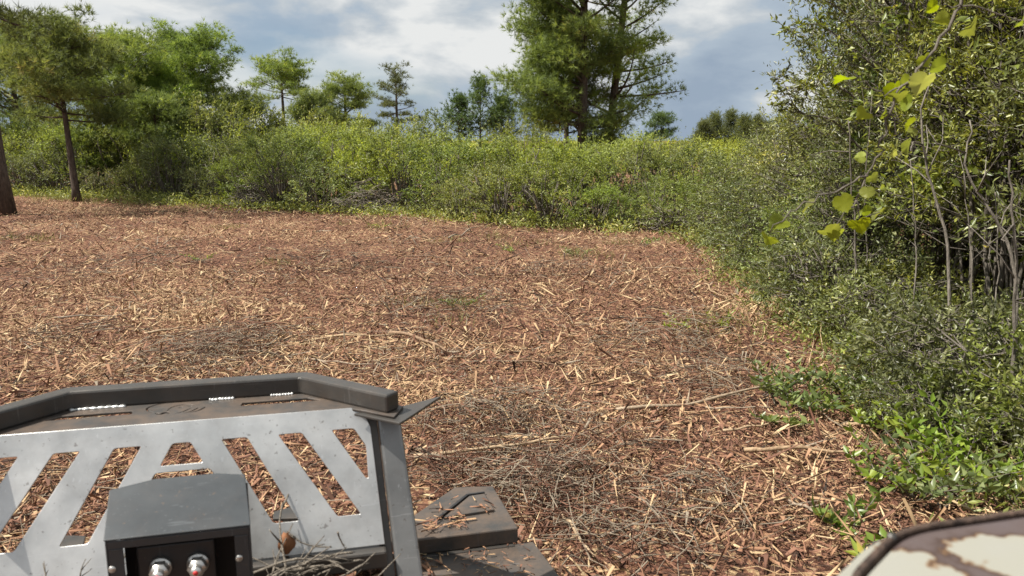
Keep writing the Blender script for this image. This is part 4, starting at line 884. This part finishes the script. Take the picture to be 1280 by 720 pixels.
# bare stems
st = [([(1192, 330), (1165, 240), (1150, 160), (1162, 90)], 6.2, .022, 'long pale stem curving up through the brush'), ([(1275, 330), (1240, 265), (1205, 215), (1212, 150)], 5.4, .02, 'pale bent stem crossing low at frame edge'),
      ([(1268, 420), (1270, 300), (1262, 200)], 5.0, .022, 'grey upright stem at the very frame edge'), ([(1218, 420), (1212, 300), (1205, 215)], 5.6, .012, 'thin stem joined to the pale bent stem'),
      ([(1140, 400), (1146, 300), (1138, 200)], 6.6, .014, 'dark thin stem left of the long pale stem'), ([(1070, 330), (1066, 250), (1060, 150)], 8.0, .022, 'dark stem below the jutting shrub'), ([(1085, 330), (1080, 240), (1090, 120)], 8.2, .016, 'second dark stem below the jutting shrub'), ([(1235, 430), (1250, 340), (1244, 240)], 5.5, .012, 'slim grey stem between pale bent stem and frame edge')]
for i, (pp, Y, rd, lb) in enumerate(st):
    P = [at(u, v, Y + .05 * j) for j, (u, v) in enumerate(pp)]; P = [Vector((P[0].x, P[0].y - .1, -.03))] + P
    sapling(lb, P, rd * .72, 'bare stems in the tall brush', seed=520 + i, nb=4, m='pale_stem' if 'pale' in lb else 'stem')

# broad leaved sprouts near the fender
def sprout(label, p, h, n_st, seed, spread=.3, leaf=.085, lw=.034, group=None):
    r = np.random.default_rng(seed); root = thing('leafy_sprout', label, 'sprout', p, 0, group); sb = MB(); fb = MB()
    for i in range(n_st):
        a = r.uniform(0, 6.28); d = np.array([math.cos(a) * spread, math.sin(a) * spread, h]) * r.uniform(.6, 1.1); s = np.linspace(0, 1, 6)
        Pp = np.array([r.normal(0, .05), r.normal(0, .05), 0]) + s[:, None] * d + np.outer(s ** 2, [d[0] * .4, d[1] * .4, -h * .25]); sb.tube(Pp, .005 * (1 - .6 * s), 5)
        k = 13; u = np.linspace(.25, 1, k); q = np.stack([np.interp(u, s, Pp[:, j]) for j in range(3)], 1); az = np.arange(k) * 2.4 + r.uniform(0, 6)
        D = unit(np.stack([np.cos(az), np.sin(az), r.normal(.35, .25, k)], 1) + unit(d) * .4); leaves(fb, q, D, leaf * r.uniform(.6, 1.2, k), lw * r.uniform(.8, 1.2, k), np.clip(r.normal(.5, .13) + r.normal(0, .18, k), 0, 1), .18, r)
    sb.build('stems', M['stem'], root, True); fb.build('foliage', M['broad'], root)
sp = [(1150, 632, .45, 16, .32, 'broad leaved sprout right above the fender corner'), (1215, 612, .52, 18, .34, 'full broad leaved sprout at frame edge above the fender'), (1185, 575, .45, 14, .3, 'broad leaved sprout behind the full one'),
      (1070, 668, .22, 4, .12, 'small yellowish sprout left of the fender corner'), (1078, 705, .16, 4, .12, 'tiny green sprout against the fender edge'), (1010, 520, .34, 13, .28, 'leafy sprout at the mulch edge beside the long stick'), (1045, 500, .38, 13, .3, 'leafy sprout behind the mulch edge sprout'),
      (985, 535, .18, 5, .2, 'low yellow green sprout in the mulch beside stick end'), (1250, 560, .45, 9, .34, 'shaded sprout at frame edge behind the full sprout'), (1120, 480, .42, 13, .34, 'tangled sprout below the dark bare stems'), (1190, 500, .45, 9, .34, 'dim sprout under the pale bent stem'), (1260, 640, .4, 8, .3, 'dark sprout over the dark fender edge'), (968, 498, .26, 9, .24, 'leafy sprout farthest out on the mulch before the brush'), (1078, 522, .36, 12, .3, 'leafy sprout between the mulch edge and the dark brush'), (1112, 548, .34, 12, .3, 'leafy sprout over the split log piece'), (1108, 612, .3, 10, .24, 'leafy sprout nearest the torn yellow wood strip')]
for i, (u, v, h, ns, spd, lb) in enumerate(sp):
    g = on_ground(u, v); sprout(lb, (g.x, g.y, 0), h, ns, 600 + i, spd, group='leafy sprouts by the mulch edge')

for i, (u, v, lb) in enumerate(((722, 323, 'little green sprig alone in the far middle mulch'), (802, 310, 'little sprig near the far right mulch edge'), (478, 288, 'little sprig on far mulch below the brush pile'), (575, 388, 'sprig beside the dark tangle in the middle mulch'), (855, 415, 'sprig in the mulch left of the leafy edge'), (905, 412, 'larger sprig at the leafy edge of the mulch'), (250, 330, 'sprig by the pale forked stick'), (640, 318, 'tiny sprig on the far mulch under twin pines'))):
    g = on_ground(u, v); sprout(lb, (g.x, g.y, .02), .2, 5, 640 + i, .2, .06, .02, group='green sprigs scattered over the mulch')

# ------------------------------------------------------------------ hanging vine with big leaves
def vine():
    VY = 2.75
    root = thing('vine', 'hanging vine with large heart shaped yellow green leaves', 'vine', at(1130, 100, VY))
    org = root.location.copy()
    mb = MB(); r = np.random.default_rng(77)
    def tube(pp, rd, Y=VY):
        P = np.array([tuple(at(u, v, Y) - org) for u, v in pp]); n = len(P); tt = np.linspace(0, 1, n * 3)
        Q = np.stack([np.interp(tt, np.linspace(0, 1, n), P[:, k]) for k in range(3)], 1); Q[1:-1] += r.normal(0, .006, (len(Q) - 2, 3)); mb.tube(Q, rd * (1 - .5 * tt), 6)
    tube([(1215, -60), (1203, 8), (1175, 50), (1148, 88), (1128, 110), (1112, 140), (1104, 170), (1095, 195), (1085, 220), (1070, 250)], .0055)
    tube([(1128, 110), (1100, 118), (1065, 95)], .003); tube([(1112, 140), (1090, 145)], .0025); tube([(1112, 140), (1124, 165), (1126, 185)], .0025); tube([(1085, 220), (1050, 235), (1015, 250), (985, 268), (962, 292)], .0035)
    tube([(1070, 250), (1075, 275), (1100, 265)], .003); tube([(1070, 250), (1040, 285)], .003); tube([(1203, 8), (1180, 5)], .003); tube([(1203, 8), (1250, 18), (1275, 26)], .003)
    mb.build('vine_stem', M['stem'], root, True)
    # heart-shaped lobed leaf, cupped along the midrib
    half = [(.10, -.10), (.24, -.13), (.36, -.06), (.41, .02), (.50, .08), (.48, .18), (.55, .30), (.45, .38), (.50, .48), (.38, .54), (.38, .64), (.25, .68), (.22, .80), (.10, .82)]
    out = [(0, 0)] + half + [(0, .98)] + [(-x, y) for x, y in half[::-1]]
    V = [(0, .38, 0)] + [(x, y, .3 * abs(x) - .35 * (y - .4) ** 2 + .03 * math.sin(9 * x + 7 * y)) for x, y in out]; k = len(out)
    vs = []
    lm = []
    for q in range(3):
        m2 = MB(); m2.add(V, [(0, 1 + i, 1 + (i + 1) % k) for i in range(k)], [.2, .5, .95][q]); lm.append(m2.mesh('vine_leaf', M['vine'], True))
    L_ = [(405, 195, .11), (515, 210, .1), (548, 200, .09), (597, 187, .12, 2), (556, 255, .09), (448, 280, .1), (490, 275, .08), (520, 366, .1, 2), (550, 352, .09), (442, 392, .05, 2), (310, 508, .1), (382, 492, .1), (240, 550, .11), (203, 590, .09), (342, 572, .1, 1), (374, 576, .09), (425, 550, .1), (487, 524, .1), (458, 438, .07), (448, 470, .08), (565, 300, .08), (650, 45, .08), (622, 12, .07), (832, 52, .07), (705, 60, .1, 0), (640, 160, .09, 0), (590, 140, .07), (560, 320, .06), (528, 232, .08), (455, 525, .07, 0)]
    for i, q in enumerate(L_):
        p = at(860 + q[0] / 2, q[1] / 2, VY + r.normal(0, .05)) - org; tn = q[3] if len(q) > 3 else int(r.choice([0, 1, 1]))
        o = link('leaf', lm[tn], root, p); s_ = q[2] * r.uniform(.6, .82); o.scale = (s_, s_ * r.uniform(.8, 1.05), s_)
        o.rotation_euler = (R(-62) + r.normal(0, .55), r.normal(0, .6), r.normal(0, .8) + R(10))
vine()

# ------------------------------------------------------------------ sticks lying on the mulch
def ground_stick(label, a, b, rad, seed, nb=2, bend=.2, group='sticks lying on the mulch', lift=.05):
    p0 = on_ground(*a); p1 = on_ground(*b); p0.z = float(gz(p0.x, p0.y)) + rad + .035; p1.z = float(gz(p1.x, p1.y)) + rad + lift + .012
    o = link('stick', twig_mesh('stick', (p1 - p0).length, rad * .75, seed, M['stick'], bend, nb, 7)); place_dir(o, p0, p1 - p0, (seed % 5) * .2 - .4)
    return tag(o, label, 'stick', group)
sticks = [((770, 520), (985, 487), .022, 'long pale crooked stick pointing at the leafy mulch edge', 2, .14), ((515, 584), (722, 563), .02, 'pale curved stick behind the push bar and gusset', 1, .2),
          ((330, 437), (490, 428), .018, 'thin pale stick ending at the split branch', 1, .12), ((488, 424), (556, 446), .03, 'thick split branch on the mulch above the push bar', 2, .15),
          ((690, 590), (815, 606), .015, 'straight thin stick in the near right mulch', 1, .08), ((880, 516), (965, 521), .012, 'short straight stick below the long crooked stick', 0, .05),
          ((560, 302), (592, 290), .022, 'short pale stick standing out on far mulch', 0, .1), ((505, 326), (600, 330), .014, 'thin stick lying level on the far mulch', 1, .05),
          ((880, 360), (905, 384), .018, 'short dark stick pointing toward the leafy edge', 0, .1), ((945, 478), (1040, 440), .014, 'thin bare branch rising out of the cut leaves', 3, .1),
          ((1055, 540), (1180, 548), .02, 'reddish split log piece between the sprouts', 0, .05), ((930, 575), (1090, 583), .022, 'pale torn yellow wood strip before the sprouts', 1, .08),
          ((700, 655), (745, 720), .014, 'pale stick at the bottom of the near mulch', 1, .1), ((640, 455), (700, 462), .014, 'short bent stick mid clearing', 1, .2), ((170, 330), (245, 312), .018, 'pale forked stick on the left mulch', 2, .15),
          ((70, 405), (160, 402), .016, 'straight pale stick left of the clearing middle', 1, .05), ((180, 424), (235, 418), .02, 'stubby pale stick above the push bar', 0, .1), ((230, 440), (330, 452), .012, 'thin grey stick in the brushy patch above the push bar', 2, .1),
          ((380, 455), (470, 466), .014, 'reddish stick right behind the push bar corner', 1, .1), ((745, 690), (850, 640), .01, 'thin bare twig leaning in near mulch', 2, .1), ((985, 640), (1050, 672), .014, 'pale stick pointing at the small yellowish sprout', 1, .1), ((900, 548), (990, 535), .012, 'thin pale stick under the low yellow sprout', 1, .08),
          ((420, 312), (470, 306), .012, 'short pale stick on the far left mulch', 1, .1), ((800, 338), (880, 343), .012, 'level pale stick on the far right mulch', 1, .05), ((655, 352), (720, 372), .013, 'slanting brown stick in the middle distance', 1, .1), ((720, 408), (860, 412), .013, 'long thin dark stick across the middle mulch', 2, .05),
          ((330, 385), (385, 372), .013, 'short tan stick left of the clearing centre', 1, .15), ((560, 620), (640, 596), .01, 'thin twig right of the post', 2, .15), ((600, 500), (660, 486), .013, 'pale splinter in the brushy middle patch', 0, .1), ((820, 455), (900, 440), .012, 'bent tan stick before the leafy edge', 1, .2)]
for i, (a, b, rd, lb, nb, bd) in enumerate(sticks): ground_stick(lb, a, b, rd, 700 + i, nb, bd)
